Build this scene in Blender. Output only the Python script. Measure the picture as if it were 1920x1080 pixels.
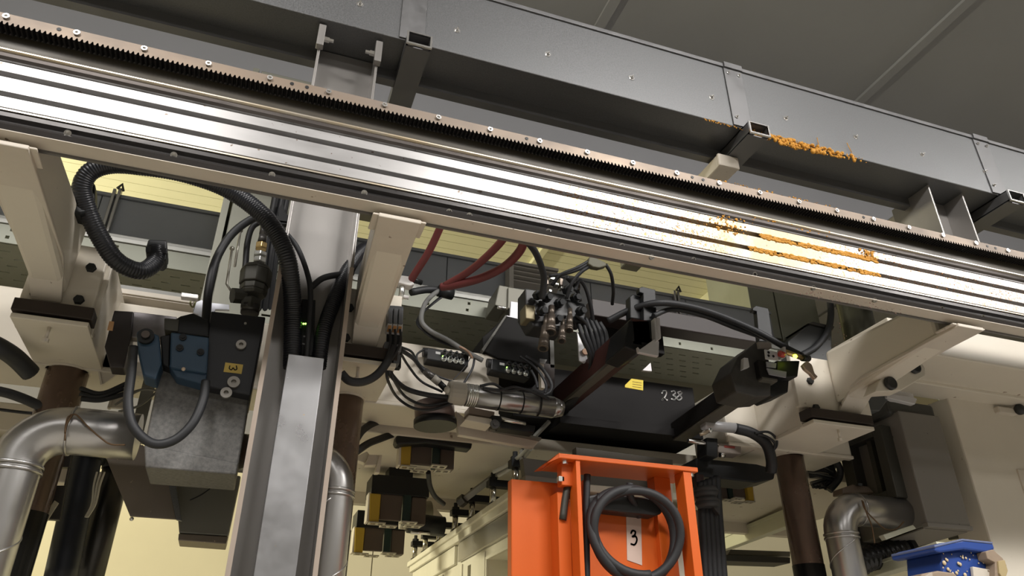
import bpy, bmesh, math, random
from mathutils import Vector, Matrix
random.seed(7)
for o in list(bpy.data.objects): bpy.data.objects.remove(o)
SC = bpy.context.scene; COL = SC.collection
# ---------------------------------------------------------------- camera
CAM_H = 1.6
FPX = 1400.0
TH = math.atan(775.0/FPX)          # camera pitch, from the horizon of the rail's vanishing point
PH = math.radians(70.6)            # heading measured from the rail direction (world X)
FW = Vector((math.cos(TH)*math.cos(PH), math.cos(TH)*math.sin(PH), math.sin(TH)))
RT = Vector((math.sin(PH), -math.cos(PH), 0)); UP = RT.cross(FW)
cd = bpy.data.cameras.new('camera'); cam = bpy.data.objects.new('camera', cd); COL.objects.link(cam)
cd.sensor_width = 36; cd.sensor_fit = 'HORIZONTAL'; cd.lens = FPX/1920*36; cd.clip_start = .02
cam.matrix_world = Matrix(((RT.x, UP.x, -FW.x, 0), (RT.y, UP.y, -FW.y, 0), (RT.z, UP.z, -FW.z, CAM_H), (0, 0, 0, 1)))
SC.camera = cam
# ---------------------------------------------------------------- world, lamps, exposure
w = bpy.data.worlds.new('world'); SC.world = w; w.use_nodes = True
w.node_tree.nodes['Background'].inputs[0].default_value = (.5, .5, .52, 1)
w.node_tree.nodes['Background'].inputs[1].default_value = .018
vs = SC.view_settings; vs.view_transform = 'Standard'; vs.look = 'None'; vs.gamma = 1; vs.use_curve_mapping = False
vs.exposure = 1.08
def area(name, loc, target, sx, sy, power, col):
    l = bpy.data.lights.new(name, 'AREA'); l.shape = 'RECTANGLE'; l.size = sx; l.size_y = sy; l.energy = power; l.color = col
    o = bpy.data.objects.new(name, l); COL.objects.link(o); o.location = loc
    d = Vector(target)-Vector(loc); o.rotation_euler = d.to_track_quat('-Z', 'Y').to_euler(); return o
# near overhead batten lamps of the hall in front of the machine
area('hall_lamp_near_west_offscreen', (-1.7, -1.3, 4.75), (-1.2, .1, 0), 1.9, .28, 62, (1, .965, .93))
area('hall_lamp_near_middle_offscreen', (2.0, -1.3, 4.75), (1.6, .1, 0), 1.7, .28, 70, (1, .965, .93))
area('hall_lamp_near_east_offscreen', (5.0, -1.3, 4.75), (4.0, .1, 0), 1.9, .28, 62, (1, .965, .93))
area('fill_light_back_west_offscreen', (-2.2, -4.3, 4.75), (-1.0, 0, 1.6), 1.9, .28, 7, (1, .965, .93))  # back row: unseen fill lights, added to brighten the lower parts
area('fill_light_back_middle_offscreen', (1.2, -4.3, 4.75), (1.0, 0, 1.6), 1.9, .28, 7, (1, .965, .93))
area('fill_light_back_east_offscreen', (4.6, -4.3, 4.75), (3.0, 0, 1.6), 1.9, .28, 7, (1, .965, .93))
# the rear bay has tube lamps (one shows beside the pillar); this one hangs beyond the picture's edge at the same height
area('rear_bay_lamp_offscreen', (-3.2, 3.6, 3.1), (.8, 3.6, 2.6), 1.2, .15, 70, (1, .93, .68))

# ---------------------------------------------------------------- helpers
def ray(x, y): return FW + RT*((x-960)/FPX) + UP*((540-y)/FPX)
def P(x, y, Y=None, X=None, Z=None):
    """pixel of the photograph -> point on the plane Y, X or Z (Z = height above the floor)"""
    d = ray(x, y)
    t = Y/d.y if Y is not None else X/d.x if X is not None else (Z-CAM_H)/d.z
    return Vector((d.x*t, d.y*t, d.z*t+CAM_H))
WLOC = {}
ROOTS = []
class MB:
    def __init__(s): s.v = []; s.f = []; s.sm = []
    def add(s, vs, fs, smooth=False):
        b = len(s.v); s.v += [Vector(v) for v in vs]
        for f in fs: s.f.append([i+b for i in f]); s.sm.append(smooth)
        return s
    def box(s, a, b):
        x0, x1 = sorted((a[0], b[0])); y0, y1 = sorted((a[1], b[1])); z0, z1 = sorted((a[2], b[2]))
        return s.add([(x0,y0,z0),(x1,y0,z0),(x1,y1,z0),(x0,y1,z0),(x0,y0,z1),(x1,y0,z1),(x1,y1,z1),(x0,y1,z1)],
            [(0,3,2,1),(4,5,6,7),(0,1,5,4),(1,2,6,5),(2,3,7,6),(3,0,4,7)])
    def prism(s, pts, ext):
        pts = [Vector(p) for p in pts]; ext = Vector(ext); n = len(pts)
        nr = Vector((0,0,0))
        for i in range(n): nr += pts[i].cross(pts[(i+1) % n])
        if nr.dot(ext) > 0: pts = pts[::-1]
        vs = pts+[p+ext for p in pts]
        return s.add(vs, [tuple(range(n)), tuple(range(2*n-1, n-1, -1))]+[(i, n+i, n+(i+1) % n, (i+1) % n) for i in range(n)])
    def frames(s, pts):
        pts = [Vector(p) for p in pts]; n = len(pts); out = []; nn = None
        for i in range(n):
            t = (pts[min(i+1, n-1)]-pts[max(i-1, 0)]).normalized()
            if nn is None:
                a = Vector((0,0,1)) if abs(t.z) < .9 else Vector((1,0,0)); nn = t.cross(a).normalized()
            else:
                nn = nn-t*nn.dot(t)
                nn = nn.normalized() if nn.length > 1e-6 else t.orthogonal().normalized()
            out.append((pts[i], nn.copy(), t.cross(nn)))
        return out
    def tube(s, pts, r, seg=10, cap=True, smooth=True):
        fr = s.frames(pts); n = len(fr); rr = r if isinstance(r, (list, tuple)) else [r]*n
        vs = []
        for (p, a, b), q in zip(fr, rr):
            for k in range(seg):
                t = 2*math.pi*k/seg; vs.append(p+(a*math.cos(t)+b*math.sin(t))*q)
        fs = [(i*seg+k, i*seg+(k+1) % seg, (i+1)*seg+(k+1) % seg, (i+1)*seg+k) for i in range(n-1) for k in range(seg)]
        s.add(vs, fs, smooth)
        if cap:
            b = len(s.v)-len(vs)
            s.f.append([b+k for k in range(seg)][::-1]); s.sm.append(False)
            s.f.append([b+(n-1)*seg+k for k in range(seg)]); s.sm.append(False)
        return s
    def cyl(s, a, b, r, r2=None, seg=16, smooth=True):
        return s.tube([a, b], [r, r if r2 is None else r2], seg, True, smooth)
    def lathe(s, a, d, prof, seg=16, smooth=True):
        """profile [(t, r)] along direction d from a, hard steps between"""
        a = Vector(a); d = Vector(d).normalized()
        for (t0, r0), (t1, r1) in zip(prof[:-1], prof[1:]):
            if t1-t0 > 1e-6: s.tube([a+d*t0, a+d*t1], [r0, r1], seg, True, smooth)
        return s
    def socket(s, a, d, r, h, ri, dep, seg=12):
        """screw head with a real blind hole in its face"""
        a = Vector(a); d = Vector(d).normalized(); u = d.orthogonal().normalized(); v = d.cross(u)
        rows = [(r,0),(r,h),(ri,h),(ri,h-dep)]; vs = []
        for q, t in rows:
            for k in range(seg):
                g = 2*math.pi*k/seg; vs.append(a+d*t+(u*math.cos(g)+v*math.sin(g))*q)
        fs = [(i*seg+k, i*seg+(k+1) % seg, (i+1)*seg+(k+1) % seg, (i+1)*seg+k) for i in range(3) for k in range(seg)]
        fs.append(tuple(3*seg+k for k in range(seg)))
        return s.add(vs, fs)
    def ball(s, c, r, seg=10, rings=6, sc=(1,1,1)):
        c = Vector(c); vs = []; fs = []
        for i in range(rings+1):
            t = math.pi*i/rings
            for k in range(seg):
                a = 2*math.pi*k/seg
                vs.append(c+Vector((math.sin(t)*math.cos(a)*sc[0], math.sin(t)*math.sin(a)*sc[1], math.cos(t)*sc[2]))*r)
        for i in range(rings):
            for k in range(seg): fs.append((i*seg+k, (i+1)*seg+k, (i+1)*seg+(k+1) % seg, i*seg+(k+1) % seg))
        return s.add(vs, fs, True)
    def build(s, name, mat, parent=None, bevel=0, kind=None, label=None, cat=None, group=None):
        me = bpy.data.meshes.new(name)
        lo = Vector([min(v[i] for v in s.v) for i in range(3)]); hi = Vector([max(v[i] for v in s.v) for i in range(3)])
        c = (lo+hi)/2
        if parent is None: c.z = lo.z
        me.from_pydata([tuple(v-c) for v in s.v], [], [tuple(f) for f in s.f]); me.validate()
        for p, q in zip(me.polygons, s.sm): p.use_smooth = q
        me.materials.append(mat)
        bm = bmesh.new(); bm.from_mesh(me); bmesh.ops.recalc_face_normals(bm, faces=bm.faces); bm.to_mesh(me); bm.free()
        o = bpy.data.objects.new(name, me); COL.objects.link(o); WLOC[o] = c; o.location = c
        if bevel:
            m = o.modifiers.new('bevel', 'BEVEL'); m.width = bevel; m.segments = 2; m.limit_method = 'ANGLE'; m.angle_limit = math.radians(40)
        if parent is not None: o.parent = parent
        else: ROOTS.append(o)
        if kind: o['kind'] = kind
        if label: o['label'] = label
        if cat: o['category'] = cat
        if group: o['group'] = group
        return o
def thing(name, label, cat, group=None, kind=None):
    o = bpy.data.objects.new(name, None); COL.objects.link(o); o.empty_display_size = .05
    if label: o['label'] = label
    if cat: o['category'] = cat
    if group: o['group'] = group
    if kind: o['kind'] = kind
    ROOTS.append(o); return o
def dup(src, loc, parent=None):
    """copy one mesh object (shared mesh) to a new place (centre given in the world)"""
    c = src.copy(); COL.objects.link(c); WLOC[c] = Vector(loc); c.location = loc; c.parent = parent if parent is not None else src.parent
    return c
def finish():
    bpy.context.view_layer.update()
    kids = {}
    for o in bpy.data.objects:
        if o.parent: kids.setdefault(o.parent, []).append(o)
    for r in ROOTS:
        if r.type == 'EMPTY':
            lo = Vector((1e9,)*3); hi = -lo
            def walk(o):
                for c in kids.get(o, []):
                    for v in c.bound_box:
                        p = Vector(v)+WLOC[c]
                        for i in range(3): lo[i] = min(lo[i], p[i]); hi[i] = max(hi[i], p[i])
                    walk(c)
            walk(r)
            WLOC[r] = Vector(((lo.x+hi.x)/2, (lo.y+hi.y)/2, lo.z)); r.location = WLOC[r]
    for o in bpy.data.objects:
        if o.parent and o in WLOC: o.matrix_parent_inverse.identity(); o.location = WLOC[o]-WLOC[o.parent]
def spline(pts, n=8):
    """smooth Catmull-Rom through the points"""
    p = [Vector(q) for q in pts]; p = [p[0]*2-p[1]]+p+[p[-1]*2-p[-2]]; out = []
    for i in range(1, len(p)-2):
        for k in range(n):
            t = k/n; a, b, c, d = p[i-1:i+3]
            out.append(.5*((2*b)+(c-a)*t+(2*a-5*b+4*c-d)*t*t+(3*b-a-3*c+d)*t**3))
    out.append(p[-2]); return out
def pix(pts, Y=None):
    """[(x, y[, Y])] -> points"""
    return [P(q[0], q[1], Y=q[2] if len(q) > 2 else Y) for q in pts]
def hosepts(pts, Y=None, n=8): return spline(pix(pts, Y), n)
def resample(pts, step):
    pts = [Vector(p) for p in pts]; out = [pts[0]]; acc = 0
    for a, b in zip(pts[:-1], pts[1:]):
        L = (b-a).length
        while acc+L >= step:
            a = a+(b-a)*((step-acc)/L); out.append(a.copy()); L = (b-a).length; acc = 0
            if L < 1e-9: break
        acc += L
    return out
def corrugated(pts, r, pitch=.006, depth=.0016):
    q = resample(pts, pitch/4); m = MB(); n = len(q)
    rr = [r-(depth if i % 4 in (2,) else depth*.5 if i % 4 in (1, 3) else 0) for i in range(n)]
    return m.tube(q, rr, 14)
# ---------------------------------------------------------------- materials
MATS = {}
def mat(name, col, rough=.5, metal=0, nscale=0, namt=0, col2=None, bump=0, bscale=200, stretch=(1,1,1), spec=.5, coat=0, emit=None, spots=None, rvar=0):
    if name in MATS: return MATS[name]
    m = bpy.data.materials.new(name); m.use_nodes = True; nt = m.node_tree; N = nt.nodes; L = nt.links
    b = N['Principled BSDF']; b.inputs['Base Color'].default_value = (*col, 1); b.inputs['Roughness'].default_value = rough; b.inputs['Metallic'].default_value = metal
    b.inputs['Specular IOR Level'].default_value = spec
    if coat: b.inputs['Coat Weight'].default_value = coat
    tc = N.new('ShaderNodeNewGeometry'); mp = N.new('ShaderNodeMapping'); mp.inputs['Scale'].default_value = stretch
    L.new(tc.outputs['Position'], mp.inputs['Vector'])
    last = None
    if namt:
        no = N.new('ShaderNodeTexNoise'); no.inputs['Scale'].default_value = nscale; no.inputs['Detail'].default_value = 6; no.inputs['Roughness'].default_value = .6
        L.new(mp.outputs[0], no.inputs['Vector'])
        rp = N.new('ShaderNodeValToRGB'); rp.color_ramp.elements[0].position = .5-.22; rp.color_ramp.elements[1].position = .5+.22
        c2 = col2 or tuple(c*.6 for c in col)
        rp.color_ramp.elements[0].color = (*[col[i]*(1-namt)+c2[i]*namt for i in range(3)], 1); rp.color_ramp.elements[1].color = (*col, 1)
        L.new(no.outputs[0], rp.inputs[0]); last = rp.outputs[0]
        if rvar:
            mr = N.new('ShaderNodeMapRange'); mr.inputs[1].default_value = .3; mr.inputs[2].default_value = .7
            mr.inputs[3].default_value = max(rough-rvar, .02); mr.inputs[4].default_value = min(rough+rvar, 1); L.new(no.outputs[0], mr.inputs[0]); L.new(mr.outputs[0], b.inputs['Roughness'])
    for sp in (spots or []):
        sc_, thr, sc_col, wid = sp
        no = N.new('ShaderNodeTexNoise'); no.inputs['Scale'].default_value = sc_; no.inputs['Detail'].default_value = 4
        L.new(mp.outputs[0], no.inputs['Vector'])
        rp = N.new('ShaderNodeValToRGB'); rp.color_ramp.elements[0].position = thr; rp.color_ramp.elements[1].position = thr+wid
        rp.color_ramp.elements[0].color = (0,0,0,1); rp.color_ramp.elements[1].color = (1,1,1,1)
        L.new(no.outputs[0], rp.inputs[0])
        mx = N.new('ShaderNodeMix'); mx.data_type = 'RGBA'; mx.inputs[7].default_value = (*sc_col, 1)
        if last is None: mx.inputs[6].default_value = (*col, 1)
        else: L.new(last, mx.inputs[6])
        L.new(rp.outputs[0], mx.inputs[0]); last = mx.outputs[2]
    if last is not None: L.new(last, b.inputs['Base Color'])
    if bump:
        no = N.new('ShaderNodeTexNoise'); no.inputs['Scale'].default_value = bscale; no.inputs['Detail'].default_value = 3
        L.new(mp.outputs[0], no.inputs['Vector'])
        bp = N.new('ShaderNodeBump'); bp.inputs['Strength'].default_value = bump; bp.inputs['Distance'].default_value = .002
        L.new(no.outputs[0], bp.inputs['Height']); L.new(bp.outputs[0], b.inputs['Normal'])
    if emit: b.inputs['Emission Color'].default_value = (*emit[0], 1); b.inputs['Emission Strength'].default_value = emit[1]
    MATS[name] = m; return m
CREAM = mat('cream_paint', (.70,.645,.545), .45, nscale=6, namt=.3, col2=(.58,.53,.45), bump=.05, bscale=120, spots=[(30,.70,(.22,.15,.09),.06)])
GALV = mat('galvanised_sheet', (.20,.204,.208), .42, .7, nscale=260, namt=.75, bump=.10, bscale=260, rvar=.1)
GALV_D = mat('galvanised_channel', (.19,.19,.193), .45, .7, nscale=18, namt=.25, rvar=.08)
ALU = mat('worn_aluminium', (.86,.84,.82), .38, .75, nscale=9, namt=.3, stretch=(.25,1,1), rvar=.08, bump=.04, bscale=90)
STEEL = mat('bright_steel', (.75,.74,.72), .25, 1)
STAIN = mat('stainless_sheet', (.50,.49,.48), .3, .9)
DSTEEL = mat('dark_greasy_steel', (.10,.095,.09), .35, .6, nscale=14, namt=.5, rvar=.12)
BLACK = mat('black_plastic', (.010,.011,.012), .45, spec=.35)
RUBBER = mat('black_rubber', (.014,.015,.018), .55, nscale=30, namt=.3, col2=(.03,.03,.03))
CONDUIT = mat('black_corrugated_plastic', (.013,.014,.018), .36)
BROWN = mat('brown_oxide_pipe', (.26,.175,.135), .24, .4, nscale=8, namt=.6, col2=(.12,.09,.075), rvar=.1)
H = CAM_H
# ================================================================ the hall
CEIL = mat('grey_ceiling_sheet', (.26,.262,.275), .55, nscale=1.5, namt=.2)
WALL = mat('cream_wall_panel', (.62,.56,.38), .5, nscale=3, namt=.15)
PLANK = mat('cream_roof_plank', (.80,.78,.55), .45, nscale=5, namt=.12)
FLOOR = mat('concrete_floor', (.42,.40,.365), .6, nscale=5, namt=.4)
def struct(name, m, material, parent=None, bevel=0):
    return m.build(name, material, parent, bevel, kind='structure' if parent is None else None)
struct('floor', MB().box((-6,-6,-.1), (9,6.2,0)), FLOOR)
ZC = H+3.45
ce = thing('ceiling', None, None, kind='structure')
for i in range(8):
    x0 = -6+i*1.875
    MB().box((x0+.006,-6,ZC), (x0+1.869,6.2,ZC+.05)).build('ceiling_panel', CEIL, ce)
    MB().box((x0-.03,-6,ZC-.02), (x0+.03,6.2,ZC+.04)).build('ceiling_joint', CEIL, ce)
wb = thing('wall_back', None, None, kind='structure')
for i in range(15):
    x0 = -6+i*1.0
    MB().box((x0+.004,6.1,0), (x0+.996,6.2,H+3.45)).build('wall_panel', WALL, wb)
MB().box((-6,6.14,0), (9,6.22,H+3.45)).build('wall_core', WALL, wb)
struct('wall_left', MB().box((-6.1,-6,0), (-6,6.2,ZC)), WALL)
struct('wall_right', MB().box((9,-6,0), (9.1,6.2,ZC)), WALL)
struct('wall_front', MB().box((-6,-6.1,0), (9,-6,ZC)), mat('grey_hall_wall', (.4,.39,.37), .6))
# low planked ceiling of the rear bay, boards parallel to the rail
ZP = H+2.6
rc = thing('ceiling_rear', None, None, kind='structure')
pb = None; n = 0
y = 3.2
while y < 6.05:
    if pb is None:
        pb = MB().box((-3.5,y+.002,ZP), (2.92,y+.085,ZP+.03)).build('plank', PLANK, rc, bevel=.003)
        c0 = WLOC[pb].copy()
    else: dup(pb, (c0.x, y+.0435, c0.z), rc)
    y += .087
MB().box((-3.5,3.19,ZP+.025), (2.92,6.1,ZP+.04)).build('plank_backing', PLANK, rc)
MB().box((2.92,3.19,ZP-.12), (2.97,6.1,ZP+.04)).build('edge_fascia', PLANK, rc, bevel=.004)
a = P(1028,455,Z=ZP)
MB().box((a.x-.03,3.25,ZP-.03), (a.x+.02,5.9,ZP+.002)).build('cross_batten', PLANK, rc, bevel=.004)

MB().box((-6,3.12,ZP), (9,3.19,ZC)).build('bulkhead', CEIL, rc)

# ================================================================ linear axis: beam, guide rails, profile, racks
ax = thing('linear_axis_beam', 'long silver aluminium linear axis beam with toothed rack along its top', 'machine beam')
X0, X1 = -1.6, 4.4
def ext(poly, mat_, name, parent=ax, x0=X0, x1=X1, bevel=0, label=None):
    m = MB().prism([(x0, y, H+z) for y, z in poly], (x1-x0, 0, 0))
    return m.build(name, mat_, parent, bevel, label=label)
GREASE = mat('grease_film', (.045,.037,.024), .45, .2, nscale=10, namt=.6, col2=(.03,.027,.02), stretch=(.3,1,1), rvar=.15)
RAILM = mat('worn_guide_rail', (.13,.115,.108), .34, .7, nscale=16, namt=.8, col2=(.045,.038,.034), stretch=(.25,1,1), rvar=.12, bump=.1, bscale=60)
RACKM = mat('brown_oiled_rack', (.20,.17,.145), .5, .45, nscale=9, namt=.55, col2=(.26,.18,.11), stretch=(.5,1,1), rvar=.1)
LIPM = mat('rubbed_lip', (.55,.53,.49), .3, .8, nscale=22, namt=.6, col2=(.6,.42,.16), stretch=(.35,1,1))
def alu_mat():
    m = mat('aluminium_face', (.44,.432,.43), .38, .7, nscale=9, namt=.4, col2=(.27,.265,.26), stretch=(.22,1,1), rvar=.1, bump=.03, bscale=90)
    nt = m.node_tree; N = nt.nodes; L = nt.links; b = N['Principled BSDF']
    base = b.inputs['Base Color'].links[0].from_socket
    g = N.new('ShaderNodeNewGeometry'); sx = N.new('ShaderNodeSeparateXYZ'); L.new(g.outputs['Position'], sx.inputs[0])
    def ramp(sock, pts):
        r = N.new('ShaderNodeValToRGB'); e = r.color_ramp.elements
        while len(e) < len(pts): e.new(.5)
        for q, (p, v) in zip(e, pts): q.position = p; q.color = (v, v, v, 1)
        mr = N.new('ShaderNodeMapRange'); mr.inputs[1].default_value = -1; mr.inputs[2].default_value = 4; L.new(sock, mr.inputs[0]); L.new(mr.outputs[0], r.inputs[0]); return r.outputs[0]
    f = lambda x: (x+1)/5
    def mixc(base, fac, col):
        mx = N.new('ShaderNodeMix'); mx.data_type = 'RGBA'; L.new(fac, mx.inputs[0]); L.new(base, mx.inputs[6]); mx.inputs[7].default_value = (*col, 1); return mx.outputs[2]
    def noise(sc, lo, hi, st=(1,1,1)):
        mp = N.new('ShaderNodeMapping'); mp.inputs['Scale'].default_value = st; L.new(g.outputs['Position'], mp.inputs[0])
        no = N.new('ShaderNodeTexNoise'); no.inputs['Scale'].default_value = sc; no.inputs['Detail'].default_value = 4; L.new(mp.outputs[0], no.inputs[0])
        r = N.new('ShaderNodeValToRGB'); r.color_ramp.elements[0].position = lo; r.color_ramp.elements[1].position = hi; L.new(no.outputs[0], r.inputs[0]); return r.outputs[0]
    def mul(a_, b_):
        k = N.new('ShaderNodeMath'); k.operation = 'MULTIPLY'; L.new(a_, k.inputs[0]); L.new(b_, k.inputs[1]); return k.outputs[0]
    film = ramp(sx.outputs[0], [(0,0), (f(.85),0), (f(1.02),.75), (f(1.32),.6), (f(1.45),.12), (1,0)])
    c = mixc(base, mul(film, noise(14, .2, .5)), (.46,.33,.14))
    sp = ramp(sx.outputs[0], [(0,.0), (f(.45),.0), (f(.62),1), (f(1.0),1), (f(1.08),.1), (f(1.32),.2), (f(1.42),1), (f(2.2),.6), (1,.5)])
    c = mixc(c, mul(sp, noise(150, .575, .61)), (.35,.17,.07))
    c = mixc(c, mul(sp, noise(230, .60, .63)), (.10,.08,.06))
    few = ramp(sx.outputs[0], [(0,1), (1,1)])
    c = mixc(c, mul(few, noise(60, .68, .70)), (.16,.12,.09))
    L.new(c, b.inputs['Base Color']); return m
ALUF = alu_mat()
# backing plate and beam body
ext([(1.330,1.19),(1.342,1.19),(1.342,.905),(1.336,.905),(1.336,1.10),(1.330,1.10)], mat('beam_core', (.16,.155,.15), .5, .3), 'beam_body')
ext([(1.3295,1.161),(1.334,1.161),(1.334,1.108),(1.3295,1.108)], GREASE, 'greased_strip')
# V guide rail above the profile
ext([(1.334,1.120),(1.3145,1.1145),(1.3135,1.1125),(1.3135,1.110),(1.320,1.105),(1.334,1.104)], LIPM, 'guide_lip')
ext([(1.336,1.106),(1.3175,1.106),(1.3135,1.101),(1.3145,1.094),(1.319,1.086),(1.336,1.084)], RAILM, 'upper_guide_rail')
ext([(1.336,1.087),(1.317,1.087),(1.3165,1.083),(1.318,1.079),(1.336,1.078)], DSTEEL, 'rail_seat')
# grooved aluminium profile: three proud strips
pr = ext([(1.331,1.090),(1.338,1.090),(1.338,.972),(1.331,.972)], ALUF, 'profile_back')
for a, b in ((1.0795,1.0570),(1.0445,1.0100),(.9985,.9735)):
    ext([(1.315,a),(1.332,a),(1.332,b),(1.315,b)], ALUF, 'profile_strip', bevel=.0008)
# lower guide rail with a rubbed edge
ext([(1.309,.967),(1.334,.967),(1.334,.9635),(1.309,.9635)], LIPM, 'lower_lip')
LOWM = mat('dark_guide_steel', (.045,.042,.041), .34, .6, nscale=12, namt=.5, stretch=(.3,1,1), rvar=.1)
ext([(1.312,.964),(1.336,.964),(1.336,.932),(1.322,.932),(1.317,.938),(1.319,.946),(1.312,.952)], LOWM, 'lower_guide_rail')
ext([(1.316,.935),(1.338,.935),(1.338,.911),(1.302,.911),(1.297,.924),(1.304,.932)], mat('dark_rail_base', (.055,.05,.048), .4, .5, nscale=10, namt=.4, stretch=(.3,1,1)), 'rail_base')
CREAMD = mat('cream_paint_dusty', (.66,.60,.51), .5, nscale=7, namt=.35, spots=[(45,.70,(.15,.10,.06),.05)])
ext([(1.2965,.911),(1.339,.911),(1.339,.9095),(1.2965,.9095)], CREAMD, 'bottom_flange', bevel=0)
# cap screws on the lower rail
RING = STEEL
m = MB()
sc = None
for (x, y) in ((127,250),(326,291),(510,328),(683,362),(842,397),(880,404),(1028,434),(1166,461),(1222,482),(1300,487),(1415,515),(1525,540),(1640,563),(1766,579),(1843,595)):
    p = P(x, y, Y=1.2995)
    if sc is None:
        dn = Vector((0,-.93,-.36)).normalized()
        m = MB().socket(p-dn*.004, dn, .0066, .0055, .0045, .004)
        sc = m.build('cap_screw', RING, ax); b0 = WLOC[sc]-p
    else:
        dup(sc, p+b0, ax)
# racks: 1 m each, 106 teeth, 8 screws
def rack_mesh(x0):
    n = 106; pt = 1.0/n; top, root, tip = H+1.188, H+1.1665, H+1.1595
    m = MB()
    for i in range(n):
        xs = x0+i*pt; e = .0006 if i == 0 else 0
        px = [xs, xs+pt*.10, xs+pt*.36, xs+pt*.64, xs+pt*.90, xs+pt]
        pz = [root, root, tip, tip, root, root]
        for yy, sgn in ((1.300, 1), (1.330, -1)):
            f = [(0,1,7,6),(1,4,10,7),(4,5,11,10)]
        vs = [(x, 1.300, z) for x, z in zip(px, pz)]+[(x, 1.330, z) for x, z in zip(px, pz)]
        vs += [(px[0],1.300,top),(px[5],1.300,top),(px[0],1.330,top),(px[5],1.330,top)]
        fs = [(12,0,1,4,5,13),(1,2,3,4),(14,15,11,10,7,6),(7,10,9,8),(0,6,7,1),(1,7,8,2),(2,8,9,3),(3,9,10,4),(4,10,11,5),(12,13,15,14)]
        m.add(vs, fs)
    m.add([(x0,1.3,root),(x0,1.33,root),(x0,1.33,top),(x0,1.3,top)], [(0,1,2,3)])
    m.add([(x0+.9992,1.3,root),(x0+.9992,1.33,root),(x0+.9992,1.33,top),(x0+.9992,1.3,top)], [(0,1,2,3)])
    return m
TOOTHM = mat('black_greased_teeth', (.022,.021,.022), .35, .4)
r0 = None
for k in range(-2, 4):
    xs = -.035+k
    if r0 is None:
        r0 = rack_mesh(xs).build('gear_rack', RACKM, ax); c0 = WLOC[r0].copy()
        r0.data.materials.append(TOOTHM)
        for pl_ in r0.data.polygons:
            if abs(pl_.normal.y) < .5 and pl_.normal.z < .6: pl_.material_index = 1
        rk = r0
    else: rk = dup(r0, (c0.x+k+2, c0.y, c0.z), ax)
    for j in range(8):
        p = (xs+.0625+j*.125, 1.2995, H+1.1785)
        if k == -2 and j == 0:
            bo = MB().socket(p, (0,-1,0), .0062, .004, .0032, .0035, 12).build('screw', STEEL, r0)
            zb = WLOC[bo].copy()
        else: dup(bo, (p[0], zb.y, zb.z), rk)
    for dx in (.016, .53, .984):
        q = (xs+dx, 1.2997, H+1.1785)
        if k == -2 and dx == .016: do = MB().cyl(q, (q[0],1.2989,q[2]), .0042, seg=14).build('dowel_hole_disc', BLACK, r0); zd = WLOC[do].copy()  # flat black disc, dark of a dowel hole put into its colour
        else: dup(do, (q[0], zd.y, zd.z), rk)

# ================================================================ overhead trunk duct
DY, DZ0, DZ1 = 1.585, H+1.703, H+1.985
du = thing('overhead_sheet_duct', 'long galvanised sheet trunk duct with screws and vertical straps above the rack', 'duct')
MB().prism([(-2.5,DY,DZ0),(-2.5,DY,DZ1),(-2.5,DY+.16,DZ1),(-2.5,DY+.16,DZ0)], (8.5,0,0)).build('duct_body', GALV, du, bevel=.003)
MB().box((-2.5,DY-.006,DZ1-.012), (6,DY+.17,DZ1+.004)).build('duct_lid', GALV_D, du, bevel=.001)
MB().box((-2.5,DY+.03,DZ1+.004), (6,DY+.15,DZ1+.03)).build('lid_top', GALV_D, du)
# longitudinal channel carrying the duct
MB().box((-2.5,1.715,DZ0-.036), (6,1.722,DZ0)).box((-2.5,1.715,DZ0-.041), (6,1.745,DZ0-.036)).build('carrier_channel', GALV_D, du)
scr = None
for i, (x, y) in enumerate(((675,8),(857,57),(1027,102),(1184,146),(1334,183),(1473,222),(1604,257),(1729,290),(1846,322),(320,-90),(500,-42))):
    p = P(x, y, Y=DY)
    if scr is None:
        m = MB(); m.lathe((p.x,DY,p.z), (0,-1,0), [(0,.011),(.0015,.011),(.0015,.0065),(.007,.0055)], 8, False); m.cyl((p.x,DY-.007,p.z), (p.x,DY-.013,p.z), .0028, seg=8)
        scr = m.build('screw', STEEL, du); dy_ = WLOC[scr].y
    else: dup(scr, (p.x, dy_, p.z), du)
for k, (xa, xb) in enumerate(((.206,.281),(1.352,1.427),(2.512,2.588))):
    st = MB().box((xa,DY-.005,DZ0+.004), (xb,DY,DZ1-.016)).box((xa,DY-.012,DZ1-.016), (xb,DY+.1,DZ1+.008)).build('strap', GALV_D, du, bevel=.001)
    if k:
        for fx, fz in ((.2,.245),(.8,.245),(.22,.04)):
            dup(scr, (xa+(xb-xa)*fx, dy_-.005, DZ0+fz), st).scale = (.6,.8,.6)
for k, (xa, xb) in enumerate(((.225,.296),(1.385,1.462),(2.54,2.62))):
    t = thing('duct_support_arm', ['grey channel arm under the duct beside the upright by the round bolts', 'grey channel arm under the duct with orange crumbs on its end', 'grey channel arm under the duct beside the short hanger channel'][k], 'support arm')
    z1 = DZ0-.001
    m = MB().box((xa,1.548,z1-.004), (xb,2.5,z1)).box((xa,1.548,z1-.045), (xa+.004,2.5,z1)).box((xb-.004,1.548,z1-.045), (xb,2.5,z1)).box((xa,1.552,z1-.045), (xa+.022,2.5,z1-.041)).box((xb-.022,1.552,z1-.045), (xb,2.5,z1-.041)).box((xa,1.56,z1-.047),(xb,2.5,z1-.043))
    m.build('channel', GALV_D, t)
    MB().box((xa-.002,1.544,z1-.004), (xb+.002,1.55,z1)).box((xa-.002,1.544,z1-.049), (xb+.002,1.55,z1-.043)).box((xa-.002,1.544,z1-.043), (xa+.004,1.55,z1-.004)).box((xb-.004,1.544,z1-.043), (xb+.002,1.55,z1-.004)).build('end_rim', STEEL, t)
t = thing('pale_end_block', 'pale capped channel end hanging below the crumb-covered duct arm', 'channel end')
a = P(1369,312,Z=H+1.605)
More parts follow.
